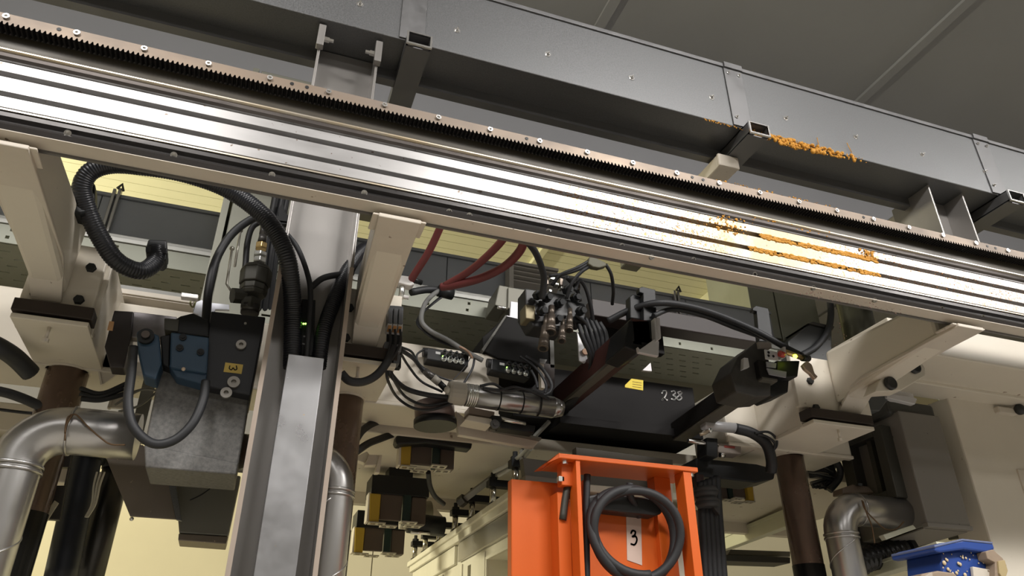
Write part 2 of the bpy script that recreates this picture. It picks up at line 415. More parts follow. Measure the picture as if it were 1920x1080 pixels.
MB().box((a.x-.04,a.y+.012,H+1.605), (a.x+.04,2.35,H+1.654)).build('channel', CREAMD, t, bevel=.006)
MB().box((a.x-.042,a.y,H+1.603), (a.x+.042,a.y+.014,H+1.655)).build('end_cap', CREAMD, t, bevel=.006)

# ================================================================ columns of the frame
def column(label, xa, xb, y0, y1, zt, first, zb=0):
    t = thing('steel_column', label, 'column')
    g = .008
    MB().box((xa,y0,zb), (xa+g,y1,zt)).build('flange', COLM, t, bevel=.002)
    MB().box((xb-g,y0,zb), (xb,y1,zt)).build('flange', COLM, t, bevel=.002)
    MB().box((xa+g,y0+.085,zb), (xb-g,y0+.093,zt)).build('web', COLM, t)
    return t
COLM = mat('grey_column_steel', (.34,.325,.31), .36, .5, nscale=5, namt=.3, rvar=.1, stretch=(1,1,.3))
c1 = column('grey steel channel column with black hoses and a silver cover plate', -.014, .158, 1.62, 1.80, H+1.70, True)
pl = [P(541,664,Y=1.632), P(608,672,Y=1.632)]
za, zb = pl[0].z, pl[1].z
PLATE = mat('brushed_cover_plate', (.42,.42,.43), .33, .8, nscale=12, namt=.15, rvar=.08, bump=.04, bscale=80, spots=[(90,.76,(.55,.40,.2),.02)])
xa, xb = pl[0].x, pl[1].x
MB().box((xa,1.63,0), (xb,1.636,za)).build('cover_plate', PLATE, c1, bevel=.001)
MB().box((xa,1.636,0), (xa+.004,1.70,za-.004)).build('cover_return', PLATE, c1)
MB().box((xb-.004,1.636,0), (xb,1.70,za-.004)).build('cover_return', PLATE, c1)
for x, z in ((-.014,1.663),(.158,1.655)):
    s = 1 if x < 0 else -1
    MB().box((x-s*.006,1.60,H+z-.045), (x+s*.014,1.622,H+z+.035)).build('end_lug', COLM, c1, bevel=.002)
    MB().lathe((x+s*.006,1.615,H+z-.005), (s,0,0), [(0,.009),(.022,.009),(.022,.006),(.034,.006)], 6, False).build('bolt', STEEL, c1)
for x in (-.014, .150):
    MB().box((x-.001,1.616,0), (x+.009,1.6205,H+.93)).build('flange_edge', mat('rusty_flange_edge', (.38,.31,.255), .6, nscale=18, namt=.4, stretch=(1,1,.4)), c1)
c2 = column('short grey steel hanger channel below the duct with a diagonal strut', 2.226, 2.40, 1.62, 1.80, H+1.70, False, H+1.345)
t = thing('frame_strut', 'flat grey diagonal strut running from the hanger channel behind the rack', 'strut')
a, b = P(1738,366,Y=1.72), P(1668,418,Y=2.05)
MB().tube([a, b], .02, 4, smooth=False).build('strut_bar', COLM, t)
MB().box((a.x-.03,1.70,a.z-.02),(a.x+.06,1.73,a.z+.03)).build('end_plate', COLM, t)
# ================================================================ cream machine frame
cb = thing('cream_cross_beam', 'cream painted box beam running level behind the hoses and sensor boxes', 'beam')
MB().box((-2.2,2.0,H+.735), (.665,2.2,H+.93)).build('beam_box', CREAM, cb, bevel=.008)
MB().box((-2.2,1.995,H+.728), (.665,2.02,H+.74)).build('weld_lip', CREAM, cb, bevel=.003)
cb2 = thing('cream_cross_beam', 'short cream box beam between the lift arm and the switch box', 'beam')
MB().box((1.45,2.0,H+.735), (1.95,2.2,H+.93)).build('beam_box', CREAM, cb2, bevel=.008)
MB().box((1.45,1.995,H+.728), (1.95,2.02,H+.74)).build('weld_lip', CREAM, cb2, bevel=.003)
BOLTM = mat('black_bolt_head', (.02,.022,.022), .4)
def hexbolt(p, d, r=.0105, h=.009, parent=None, mat_=None):
    p = Vector(p); d = Vector(d).normalized()
    m = MB().lathe(p, d, [(0,r*1.18),(.0025,r*1.18),(.0025,r),(h,r)], 6, False)
    return m.build('bolt', mat_ or BOLTM, parent)
def console(label, e0, e1, plate, bolts):
    """tapered bracket: e0 = (xa, xb) under the beam, e1 = (xa, xb) at the end plate (Y 1.77)"""
    t = thing('beam_bracket', label, 'bracket')
    def ring(Y, xa, xb, z0, z1): return [(xa,Y,H+z0),(xb,Y,H+z0),(xb,Y,H+z1),(xa,Y,H+z1)]
    def skin(rings, name, mat_, bev=.004):
        m = MB(); n = len(rings); vs = [v for r in rings for v in r]
        fs = [(0,1,2,3), tuple((n-1)*4+k for k in (3,2,1,0))]
        for i in range(n-1):
            for k in range(4): fs.append((i*4+k, (i+1)*4+k, (i+1)*4+(k+1) % 4, i*4+(k+1) % 4))
        return m.add(vs, fs).build(name, mat_, t, bevel=bev)
    (a0, b0), (a1, b1) = e0, e1
    L = lambda u, v, k: u+(v-u)*k
    skin([ring(1.373, L(a0,a1,.1)+.004, L(b0,b1,.1)-.004, .885, 1.0), ring(1.77, a1+.004, b1-.004, .82, 1.0)], 'arm_box', CREAM, .012)
    skin([ring(1.305, a0, b0, .883, .893), ring(1.40, L(a0,a1,.2), L(b0,b1,.2), .878, .888), ring(1.66, L(a0,a1,.75), L(b0,b1,.75), .857, .867), ring(1.70, L(a0,a1,.85)+.004, L(b0,b1,.85)-.004, .845, .856), ring(1.765, a1+.008, b1-.008, .795, .806)], 'bottom_flange', CREAMD, .002)
    MB().box((a0-.012,1.31,H+.889), (b0+.012,1.372,H+.894)).build('seat_plate', CREAMD, t, bevel=.002)
    xa, xb, z0, z1 = plate
    MB().box((xa,1.768,H+z0), (xb,1.786,H+z1)).build('end_plate', CREAM, t, bevel=.003)
    for x, y in bolts:
        p = P(x, y, Y=1.768); hexbolt(p, (0,-1,0), parent=t)
    return t
console('cream tapered bracket under the rail with the thick black hose strapped beside it', (-.575,-.479), (-.540,-.462), (-.555,-.405,.795,.955), ((67,553),(148,563),(171,503)))
console('cream tapered bracket under the rail between the column and the red hoses', (.166,.256), (.182,.262), (.150,.310,.795,.955), ((732,665),(648,634),(655,578)))
console('cream tapered bracket under the rail with brown spatter on its side', (1.734,1.824), (1.700,1.800), (1.560,1.84,.795,.97), ((1518,715),(1529,765)))
POSTS = []
for lab, plab, xa, xb, scw, post in (
    ('cream support block under the bracket beside the thick black hose', 'brown oxide steel tube post rising behind the silver pipe elbow', -.548, -.398, (92,612), (-.476,2.03)),
    ('cream support block under the bracket beside the relay strip', 'brown oxide steel tube post rising beside the grey column', .152, .300, (672,690), (.217,1.995)),
    ('cream support block under the brown-spattered bracket', 'brown oxide steel tube post between the orange cart and the switch box', 1.575, 1.80, (1576,815), (1.727,2.057))):
    t = thing('bracket_head', lab, 'support block')
    MB().box((xa,1.79,H+.74), (xb,2.12,H+.955)).build('head_box', CREAM, t, bevel=.006)
    MB().box((xa-.004,1.786,H+.735), (xb+.004,1.80,H+.96)).build('front_plate', CREAM, t, bevel=.002)
    MB().box((xa-.006,1.735,H+.752), (xb+.004,1.788,H+.782)).build('adjusting_block', mat('rusty_dark_block', (.055,.042,.035), .55, .4, nscale=20, namt=.5), t, bevel=.002)
    MB().box((xa-.002,1.735,H+.733), (xb+.002,2.12,H+.745)).build('bottom_plate', CREAM, t, bevel=.002)
    sx = P(*scw, Y=1.76).x
    MB().cyl((sx,1.765,H+.735), (sx,1.765,H+.705), .004, seg=8).lathe((sx,1.765,H+.705), (0,0,-1), [(0,.008),(.009,.008)], 6, False).build('set_screw', CREAMD, t)
    q = thing('tube_post', plab, 'post')
    x, y = post
    MB().cyl((x,y,0), (x,y,H+.738), .048, seg=28).build('tube', BROWN, q)
    MB().lathe((x,y,H+.728), (0,0,1), [(0,.052),(.008,.054)], 28).build('weld_collar', CREAMD, q)
    MB().cyl((x,y,0), (x,y,H+.38), .0495, seg=28).build('sleeve', mat('dark_post_sleeve', (.045,.045,.045), .25, .7), q)
del console
# right hand side: cream box beam end and tall cream leg
t = thing('cream_side_beam', 'wide cream box beam with two big black bolts above the switch box', 'beam')
ya = 1.605
a = P(1745,662,Y=ya); b = P(1920,690,Y=ya)
za, zb = P(1752,634,Y=ya).z, P(1748,664,Y=ya).z
x0 = P(1750,664,Y=ya).x
Y2 = P(1850,735,Z=zb).y; Y3 = P(1850,764,Z=zb-.012).y
MB().box((x0-.06,ya,zb), (x0+2.2,Y2,za+.05)).build('beam_box', CREAM, t, bevel=.006)
MB().box((x0-.10,Y2-.01,zb-.012), (x0+2.2,Y3,za)).build('lower_box', CREAM, t, bevel=.004)
MB().box((x0-.13,ya+.02,zb-.006), (x0-.05,Y3,zb+.12)).build('end_cap', CREAM, t, bevel=.004)
for x, y in ((1712,690),(1667,720)):
    p = P(x, y, Y=ya-.005); MB().lathe(p, (0,-1,0), [(0,.020),(.012,.020),(.014,.017)], 18).build('bolt_cap', BOLTM, t)
p = P(1690,705,Y=ya); MB().prism(pix([(1640,735),(1650,712),(1700,676),(1722,672),(1735,690),(1735,705),(1690,732)], ya), (0,.05,0)).build('gusset_plate', CREAM, t, bevel=.003)
t = thing('cream_pillar', 'tall wide cream machine pillar beside the blue box', 'pillar')
yl = Y3-.03
PZ = zb-.005
a = P(1780,745,Y=yl); b = P(1795,760,Y=yl)
xl = P(1812,860,Y=yl).x
MB().box((xl,yl,0), (xl+.9,yl+.12,PZ)).build('pillar_plate', CREAM, t, bevel=.006)
p = P(1905,880,Y=yl)
MB().box((p.x,yl-.006,p.z-.5), (p.x+.4,yl+.02,p.z)).build('recess_cover', CREAMD, t, bevel=.002)
p = P(1897,768,Y=yl-.03); MB().box((p.x-.05,yl-.02,p.z-.012),(p.x+.04,yl+.01,p.z+.012)).build('clip', CREAMD, t, bevel=.004)
MB().ball(P(1912,768,Y=yl-.03), .02, 10, 6).build('clip_knob', BOLTM, t)

# ================================================================ stainless pipes with elbows
def bend(p0, c, p1, r, n=10):
    """polyline p0 -> corner c -> p1 with a rounded corner of radius r"""
    p0, c, p1 = map(Vector, (p0, c, p1)); u = (p0-c).normalized(); v = (p1-c).normalized()
    ang = u.angle(v); tl = r/math.tan(ang/2)
    a, b = c+u*tl, c+v*tl; o = c+(u+v).normalized()*(r/math.sin(ang/2)); out = [p0]
    for i in range(n+1):
        k = i/n; d = ((a-o)*(1-k)+(b-o)*k).normalized()*r; out.append(o+d)
    out.append(p1); return out
def spiral(m, p0, p1, r, pitch, seg=24, w=.0022):
    """raised lock seam wound round a straight pipe"""
    p0, p1 = Vector(p0), Vector(p1); d = (p1-p0); Ln = d.length; d.normalize(); a = d.orthogonal().normalized(); b = d.cross(a)
    pts = [p0+d*(Ln*i/int(Ln/pitch*seg))+(a*math.cos(2*math.pi*i/seg)+b*math.sin(2*math.pi*i/seg))*r for i in range(int(Ln/pitch*seg)+1)]
    return m.tube(pts, w, 5)
def pipe(label, path, r, rr, seams, straight):
    t = thing('ventilation_pipe', label, 'pipe')
    pts = bend(path[0], path[1], path[2], rr)
    MB().tube(pts, r, 28).build('pipe_body', STAIN, t)
    m = spiral(MB(), straight[0], straight[1], r, .19); m.build('spiral_seam', STAIN, t)
    e = pts[-2]; d = (Vector(path[2])-Vector(path[1])).normalized()
    m = MB().tube([e+d*.0, e+d*.006], r+.0035, 28); m.tube([e+d*.012, e+d*.018], r+.0035, 28); m.build('joint_ring', STAIN, t)
    e = pts[1]; d = (Vector(path[0])-Vector(path[1])).normalized()
    MB().tube([e, e+d*.005], r+.003, 28).build('joint_ring', STAIN, t)
    return t, pts
yl = 1.84
c = P(52,800,Y=yl); a = P(262,808,Y=yl); a.z = c.z
pipe('big silver ventilation pipe elbow below the brown post and motor box', (Vector((a.x,yl,c.z)), Vector((c.x,yl,c.z)), Vector((c.x,yl,.0))), .052, .085, 0, (Vector((c.x,yl,.2)), Vector((c.x,yl,c.z-.12))))
c = P(634,866,Y=1.885)
pipe('silver ventilation pipe elbow between the grey column and the grippers', (Vector((c.x-.25,1.885,c.z)), Vector((c.x,1.885,c.z)), Vector((c.x,1.885,0))), .046, .072, 0, (Vector((c.x,1.885,.2)), Vector((c.x,1.885,c.z-.1))))
yr = 1.95
c = P(1567,952,Y=yr)
pipe('silver ventilation pipe elbow entering the side of the grey switch box', (Vector((c.x+.27,yr,c.z)), Vector((c.x,yr,c.z)), Vector((c.x,yr,0))), .050, .08, 0, (Vector((c.x,yr,.2)), Vector((c.x,yr,c.z-.1))))

# ================================================================ cable trunking and perforated tray behind
TRUNK = mat('blue_grey_trunking', (.30,.32,.35), .42, .15, nscale=6, namt=.3, rvar=.08)
TRAYM = mat('galvanised_tray', (.33,.34,.285), .55, .3, nscale=9, namt=.3)
tk = thing('cable_trunking', 'long blue-grey sheet trunking lying on the perforated cable tray', 'trunking')
xs = [-2.4, -.62, .58, 1.18, 1.62, 2.05]
for a, b in zip(xs[:-1], xs[1:]):
    MB().box((a+.001,2.39,H+1.335), (b-.001,2.62,H+1.49)).build('trunk_section', TRUNK, tk, bevel=.003)
MB().box((-2.4,2.382,H+1.49), (2.05,2.625,H+1.502)).build('trunk_lid', TRUNK, tk, bevel=.002)
for x, y in ((238,345),(1275,552)):
    p = P(x, y, Y=2.38); q = p.x-.022
    MB().box((q-.012,2.372,H+1.325), (q-.002,2.392,H+1.515)).box((q+.004,2.37,H+1.325), (q+.014,2.392,H+1.52)).build('cover_clamp', STAIN, tk, bevel=.002)
    MB().tube([(q,2.37,H+1.515),(q+.012,2.368,H+1.535),(q+.02,2.37,H+1.51)], .005, 6).build('clamp_latch', DSTEEL, tk)
ct = thing('cable_tray', 'long perforated galvanised cable tray below the blue-grey trunking', 'cable tray')
MB().box((-2.4,2.355,H+1.315), (2.05,2.40,H+1.333)).box((-2.4,2.345,H+1.30), (2.05,2.36,H+1.318)).build('tray_lip', mat('dull_tray_lip', (.30,.30,.28), .45, .6), ct, bevel=.002)
# side rail and floor with real perforations
sr = MB().box((-2.4,2.35,H+1.235), (2.05,2.356,H+1.2495)).box((-2.4,2.35,H+1.2605), (2.05,2.356,H+1.2775)).box((-2.4,2.35,H+1.2885), (2.05,2.356,H+1.30))
for z0, dx in ((1.2495,-.006), (1.2775,0)):
    x = -2.4; c = -2.3+dx
    while c < 2.0: sr.box((x,2.35,H+z0), (c-.0055,2.356,H+z0+.011)); x = c+.0055; c += .148
    sr.box((x,2.35,H+z0), (2.05,2.356,H+z0+.011))
sr.build('side_rail', TRAYM, ct)
fl = MB(); y = 2.356
for j in range(5):
    yy = 2.40+j*.05
    fl.box((-2.4,y,H+1.233), (2.05,yy,H+1.237)); y = yy+.007
    x = -2.4; c = -1.1+(.031 if j % 2 else 0)
    while c < 1.75: fl.box((x,yy,H+1.233), (c,y,H+1.237)); x = c+.03; c += .062
    fl.box((x,yy,H+1.233), (2.05,y,H+1.237))
fl.box((-2.4,y,H+1.233), (2.05,2.66,H+1.237)).build('tray_floor', TRAYM, ct)
t = thing('added_rear_panel', 'added panel hiding the lit wall between the cable tray and the cream beam', 'panel')
MB().box((-2.2,2.70,H+.76), (2.4,2.74,H+1.26)).build('panel', mat('added_panel_olive', (.34,.32,.26), .55), t)  # invented panel, put in to keep the lit wall out of this gap
MB().box((-2.2,2.69,H+1.0), (2.4,2.70,H+1.03)).build('panel_rib', MATS['added_panel_olive'], t)
# ================================================================ shorthand for things placed from the photograph
def PR(name, pts, Y, th, mat_, parent=None, bevel=.002, **k):
    return MB().prism(pix(pts, Y), (0,th,0)).build(name, mat_, parent, bevel, **k)
def hose(label, pts, r, mat_=None, Y=None, cat='hose', name='hose', corr=False, seg=12, group=None, ends=False):
    q = hosepts(pts, Y, 10)
    m = corrugated(q, r) if corr else MB().tube(q, r, seg)
    if not ends: return m.build(name, mat_ or RUBBER, None, label=label, cat=cat, group=group)
    t = thing(name, label, cat, group)
    m.build('hose_body', mat_ or RUBBER, t)
    for a, b in ((q[0], q[2]), (q[-1], q[-3])):
        d = (Vector(b)-Vector(a)).normalized()
        MB().tube([Vector(a)-d*.004, Vector(a)+d*.022], r*1.18, 12).build('ferrule', DSTEEL, t)
    return t
def stroke(name, pts, Y, r, mat_, parent, th=.0008, n=8):
    """pen stroke on a plate facing the hall"""
    q = spline(pix(pts, Y), n); m = MB()
    for a, b in zip(q[:-1], q[1:]):
        d = (b-a); 
        if d.length < 1e-6: continue
        d.normalize(); s_ = Vector((d.z,0,-d.x))*r
        m.prism([a+s_-d*r*.6, b+s_+d*r*.6, b-s_+d*r*.6, a-s_-d*r*.6], (0,-th,0))
    return m.build(name, mat_, parent)
def hexnut(c, d, r, h, mat_, name, parent):
    return MB().lathe(Vector(c)-Vector(d).normalized()*h/2, d, [(0,r*.9),(h*.12,r),(h*.88,r),(h,r*.9)], 6, False).build(name, mat_, parent, bevel=.0008)
BRASS = mat('brass_nut', (.62,.45,.20), .3, .9)
SILV = mat('zinc_nut', (.72,.73,.70), .28, .9)
OLIVE = mat('dark_olive_casting', (.060,.058,.048), .5, .3, nscale=20, namt=.3)
BLUE = mat('blue_valve_paint', (.028,.065,.115), .45, nscale=15, namt=.3)
SPECK = mat('speckled_grey_sheet', (.21,.205,.195), .55, .3, nscale=130, namt=.75, col2=(.08,.08,.08))
GREYS = mat('dull_grey_sheet', (.26,.255,.225), .42, .55, nscale=6, namt=.3, rvar=.1)
BRNS = mat('brown_grey_sheet', (.24,.205,.17), .4, .55, nscale=5, namt=.25, spots=[(120,.72,(.6,.5,.35),.03)])
YLAB = mat('yellow_label', (.62,.45,.10), .5)
INK = mat('black_ink', (.01,.01,.01), .6)
CHALK = mat('white_chalk', (.85,.84,.82), .8)
GREEN = mat('green_indicator', (.3,.9,.15), .4, emit=((.35,1,.1), 3))

# ---- thick corrugated hose looping over the hose-strapped bracket into the column
hp = [(292,468,1.78),(290,492,1.77),(262,508,1.75),(218,488,1.72),(185,440,1.69),(164,392,1.66),(154,352,1.63),(170,322,1.61),(210,309,1.60),(270,313,1.59),(345,326,1.59),(420,352,1.59),(478,390,1.59),(515,432,1.59),(539,485,1.60),(547,545,1.64),(549,600,1.665),(548,690,1.67)]
t = thing('corrugated_hose', 'thick black corrugated hose looping from a cream bracket into the column', 'hose')
corrugated(hosepts(hp), .0215).build('hose_body', CONDUIT, t)
PR('hose_clamp', [(137,330),(158,318),(178,345),(178,395),(150,402),(125,395),(125,372)], 1.645, .05, BLACK, t, .006)
PR('end_connector', [(278,448),(313,450),(312,485),(304,492),(276,486),(274,462)], 1.765, .05, BLACK, t, .004)
PR('connector_collar', [(273,462),(314,465),(313,475),(273,472)], 1.76, .06, RUBBER, t, .002)
t = thing('corrugated_hose', 'black corrugated hose arching from behind the bracket beside the relays into the column', 'hose')
corrugated(hosepts([(706,470,1.86),(690,464,1.80),(668,480,1.74),(645,520,1.70),(622,575,1.68),(606,625,1.67),(597,690,1.67)]), .0185).build('hose_body', CONDUIT, t)
hose('thin black cable curving down inside the column beside the corrugated hose', [(505,395),(530,430),(556,462),(574,505),(582,545),(580,600),(574,680)], .0065, Y=1.655, cat='cable', name='cable')
hose('short black cable crossing the column web to the second hose', [(582,540,1.68),(605,522,1.68),(635,515,1.69),(660,512,1.72)], .008, cat='cable', name='cable')
t = thing('cable_plug', 'black plug with tiny green lights between hoses above the cover plate', 'plug')
PR('plug_body', [(566,560),(592,562),(588,668),(564,666)], 1.672, .03, BLACK, t)
for x, y in ((569,607),(573,607)): MB().ball(P(x, y, Y=1.671), .0022, 8, 5).build('indicator_light', GREEN, t)
for x, y in ((575,631),(573,645)): MB().box(P(x-6, y-2, Y=1.670), P(x+6, y+3, Y=1.672)).build('name_tag', mat('grey_tag', (.3,.3,.31), .6), t)
# black hoses in front of the vertical trunk
hose('black hydraulic hose arching down into the blue valves', [(505,402,1.74),(470,412,1.76),(432,442,1.77),(404,490,1.77),(391,545,1.76),(386,610,1.74),(384,640,1.73)], .0105)
hose('black hose behind the ball valve levers', [(498,412,1.80),(474,425,1.81),(464,455,1.82),(460,500,1.82),(455,540,1.82)], .008)
# ---- vertical galvanised trunk behind
t = thing('vertical_trunk', 'upright galvanised cable trunk behind the hydraulic fittings', 'trunk')
yv = 2.12
a, b = P(400,470,Y=yv), P(520,470,Y=yv)
MB().box((a.x+.024,yv,H+.98), (b.x+.03,yv+.15,H+1.95)).build('trunk_body', mat('trunk_olive', (.20,.20,.165), .42, .6, nscale=7, namt=.3), t, bevel=.003)
MB().box((a.x-.004,yv-.006,H+.98), (a.x+.016,yv+.15,H+1.95)).build('edge_seam', MATS['trunk_olive'], t)
ss = MB().box((b.x-.02,yv-.03,H+.90), (b.x-.012,yv-.026,H+1.22)).box((b.x+.018,yv-.03,H+.90), (b.x+.028,yv,H+1.22)).box((b.x-.012,yv-.03,H+.90), (b.x+.018,yv-.026,H+.93))
for i in range(9): ss.box((b.x-.012,yv-.03,H+.937+i*.03), (b.x+.018,yv-.026,H+.96+i*.03))
ss.box((b.x-.012,yv-.03,H+1.207), (b.x+.018,yv-.026,H+1.22)).build('slotted_strip', TRAYM, t)
for i, (x0, r) in enumerate(((505,.012),(518,.010),(527,.008))):
    hose(['black riser cable nearest the upright trunk', 'black riser cable in the middle of three by the column', 'black riser cable touching the column flange'][i], [(x0+18,340,2.02),(x0+8,392,2.02),(x0-6,460,2.02),(x0-14,520,2.05),(x0-22,585,2.1)], r, cat='cable', name='riser_cable')
t = thing('strap_clip', 'jagged black strap clip beside the column top opening', 'clip')
PR('clip', [(522,392),(530,380),(534,398),(540,404),(546,402),(540,420),(522,420)], 1.99, .02, BLACK, t, 0)
PR('clip_base', [(518,405),(545,409),(543,416),(517,412)], 1.985, .03, BLACK, t, 0)
# ---- cream rail strip and perforated sheet behind the hose
t = thing('cream_angle_strip', 'narrow cream angle strip running level behind the thick hose', 'strip')
a, b = P(190,536,Y=2.03), P(362,566,Y=2.03)
MB().box((a.x-.02,2.03,a.z-.012), (b.x,2.06,a.z+.002)).build('face', CREAMD, t, bevel=.001)
MB().box((a.x-.02,2.035,a.z-.016), (b.x,2.10,a.z-.011)).build('flange', CREAMD, t)
t = thing('slotted_panel', 'slotted steel panel under the cream angle strip', 'panel')
a, b = P(196,592,Y=2.09), P(366,566,Y=2.09)
c0, c1_ = P(222,560,Y=2.09).x, P(238,565,Y=2.09).x; zs = [P(232,554+i*6,Y=2.09).z for i in range(4)]
sh = MB().box((a.x-.05,2.09,a.z), (c0,2.10,b.z+.02)).box((c1_,2.09,a.z), (b.x,2.10,b.z+.02)); top_ = b.z+.02
for z in zs: sh.box((c0,2.09,z+.003), (c1_,2.10,top_)); top_ = z-.003
sh.box((c0,2.09,a.z), (c1_,2.10,top_)).build('sheet', mat('panel_steel', (.22,.22,.205), .5, .4, nscale=10, namt=.3), t)
PR('edge_fold', [(196,590),(362,612),(362,616),(196,594)], 2.086, .006, MATS['panel_steel'], t, 0)
# ---- hydraulic power pack
hy = thing('hydraulic_unit', 'dark hydraulic unit with black manifold, blue valves and speckled grey tank', 'hydraulic unit')
PR('manifold_block', [(396,583),(498,594),(470,742),(374,722)], 1.70, .13, mat('black_anodised_block', (.013,.014,.018), .4), hy, .003)
PR('tank', [(300,690),(474,712),(447,872),(270,838)], 1.735, .14, SPECK, hy, .004)
PR('tank_lip', [(270,834),(447,868),(443,890),(272,876)], 1.728, .15, SPECK, hy, .003)
PR('steel_plate', [(250,584),(332,594),(326,640),(246,632)], 1.86, .03, mat('bare_steel_plate', (.34,.32,.33), .4, .6, nscale=25, namt=.5, col2=(.1,.09,.1)), hy)
PR('dark_plate', [(214,582),(250,584),(246,632),(232,690),(206,688),(196,650)], 1.85, .05, mat('dark_brown_plate', (.07,.062,.062), .45, .4, nscale=9, namt=.4), hy)
v = PR('blue_valve', [(256,622),(266,616),(298,628),(303,680),(292,712),(268,704),(258,660)], 1.675, .06, BLUE, hy, .004)
p = P(274,633,Y=1.675); MB().lathe(p, (0,-1,0), [(0,.017),(.012,.017),(.012,.009),(.018,.009)], 20).build('knob', BLACK, v)
MB().lathe(p+Vector((0,-.018,0)), (0,-1,0), [(0,.0085),(.0015,.0085)], 16).build('knob_face', mat('brown_knob', (.09,.07,.06), .5), v)
v = PR('blue_valve', [(320,622),(392,632),(388,700),(318,688)], 1.68, .06, BLUE, hy, .004)
for x, y in ((337,653),(376,661),(343,633)):
    p = P(x, y, Y=1.679); MB().lathe(p, (0,-1,0), [(0,.008),(.004,.008),(.004,.004),(.006,.004)], 12).build('cap_screw', BLACK, v)
PR('blue_block_base', [(316,684),(388,697),(386,722),(330,706)], 1.69, .05, BLUE, hy, .003)
PR('solenoid', [(338,592),(362,586),(392,600),(392,632),(322,624),(316,606)], 1.69, .05, BLACK, hy, .004)
PR('solenoid_plug', [(308,596),(336,598),(334,622),(308,618)], 1.685, .035, OLIVE, hy, .002)
PR('coupling', [(300,630),(320,626),(318,690),(304,684)], 1.70, .04, BLACK, hy, .003)
lb = MB().box(P(419,697,Y=1.699), P(456,684,Y=1.70)).build('yellow_label', YLAB, hy)
stroke('handwritten_3', [(431,686),(430,691),(434,693.5),(437,690),(440,693.5),(444,692),(443,686)], 1.6988, .0011, INK, lb)
def plug(x, y, r, parent, rim=SILV):
    p = P(x, y, Y=1.70)
    MB().socket(p, (0,-1,0), r, .008, r*.42, .0075, 18).build('plug', rim, parent)
plug(452,648,.0115,hy,mat('dull_plug', (.34,.32,.29), .4, .6)); plug(438,718,.0135,hy,MATS['dull_plug']); plug(424,738,.0125,hy,MATS['dull_plug'])
p = P(460,607,Y=1.70); MB().lathe(p, (0,-1,0), [(0,.003),(.003,.003)], 10).build('pin', SILV, hy)
PR('orange_tag', [(205,602),(214,603),(211,619),(201,618)], 1.745, .004, mat('orange_tag', (.55,.32,.16), .6), hy, 0)
p = P(344,692,Y=1.678); MB().ball(p, .0045, 8, 5).build('pale_chip', mat('pale_chip', (.6,.48,.36), .6), hy)
# check valve and fittings on the manifold
fv = thing('check_valve', 'dark check valve with brass and zinc hose nuts on the manifold', 'valve')
yy = 1.76
ax_ = (P(492,440,Y=yy)-P(470,580,Y=yy)).normalized()
def on(x, y): return P(x, y, Y=yy)
hexnut(on(470,572), ax_, .026, .03, OLIVE, 'base_nut', fv)
MB().lathe(on(468,588), ax_, [(0,.022),(.02,.024)], 16).build('neck', DSTEEL, fv)
MB().lathe(on(474,556), ax_, [(0,.03),(.012,.034),(.030,.034),(.030,.038),(.070,.040),(.082,.034),(.086,.026)], 8, False).build('valve_body', OLIVE, fv, bevel=.003)
MB().lathe(on(458,556), (-.8,-.3,-.2), [(0,.02),(.03,.02)], 8, False).build('side_port', OLIVE, fv)
hexnut(on(487,489), ax_, .0165, .016, SILV, 'zinc_nut', fv)
hexnut(on(488,478), ax_, .0175, .012, SILV, 'zinc_nut', fv)
hexnut(on(490,462), ax_, .0155, .018, BRASS, 'brass_nut', fv)
MB().lathe(on(491,454), ax_, [(0,.011),(.02,.010),(.05,.011)], 14).build('hose_tail', DSTEEL, fv)
for i, (x0, y0, x1, y1) in enumerate(((451,432,440,500),(435,466,425,533))):
    t = thing('valve_lever', ['taller thin silver valve lever with round tip', 'shorter thin silver valve lever with bent foot'][i], 'lever')
    a, b = P(x0, y0, Y=1.80), P(x1, y1, Y=1.80)
    pts = [a, b] if i == 0 else [a, b, P(433,545,Y=1.80)]
    MB().tube(pts, .0032, 8).build('rod', mat('pale_rod', (.55,.53,.47), .35, .7), t)
    MB().ball(a, .0065, 10, 6).build('tip', MATS['pale_rod'], t)
t = thing('white_metal_bracket', 'bright L shaped metal bracket beside the black hose', 'bracket')
PR('plate', [(368,566),(378,562),(384,566),(430,571),(430,581),(404,580),(396,604),(366,602),(372,590),(362,586)], 1.90, .01, mat('bright_plate', (.78,.80,.86), .35, .5), t, .001)
PR('rim', [(340,548),(372,552),(371,560),(339,556)], 1.895, .02, STAIN, t, .001)
hose('thin yellow-green earth wire loop hanging off the angle strip', [(362,552),(366,565),(362,576),(357,570),(359,558)], .0022, mat('earth_wire', (.30,.30,.14), .5), Y=1.93, cat='wire', name='earth_wire')
hose('black hydraulic hose hanging in a U in front of the speckled tank', [(250,650,1.66),(246,700,1.66),(240,755,1.66),(250,800,1.66),(285,831,1.66),(325,826,1.66),(360,795,1.66),(380,752,1.665),(386,715,1.675)], .0098)
# wires and scrap behind the tank
for i, pts in enumerate(([(215,760),(255,735),(300,718)], [(222,772),(262,760),(300,730)], [(240,738),(270,730),(298,733)], [(150,738),(185,745),(232,728)], [(150,728),(190,738),(240,718)], [(152,748),(190,750),(236,738)])):
    hose(['bent grey wire behind the U hose', 'lower grey wire behind the U hose', 'straight grey wire behind the U hose', 'black cable leaving the brown post', 'upper black cable leaving the brown post', 'lower black cable leaving the brown post'][i], pts, .003 if i < 3 else .006, GREYS if i < 3 else RUBBER, Y=1.95, cat='wire' if i < 3 else 'cable', name='wire' if i < 3 else 'cable')
t = thing('pale_bracket_plate', 'pale flat plate behind the U hose above the pipe', 'plate')
PR('plate', [(219,724),(243,726),(234,766),(206,764)], 2.0, .01, CREAMD, t)
PR('plate_edge', [(214,724),(219,724),(206,765),(201,764)], 1.998, .014, CREAMD, t, 0)
t = thing('gusset', 'triangular cream gusset beside the support block by the hydraulic unit', 'gusset')
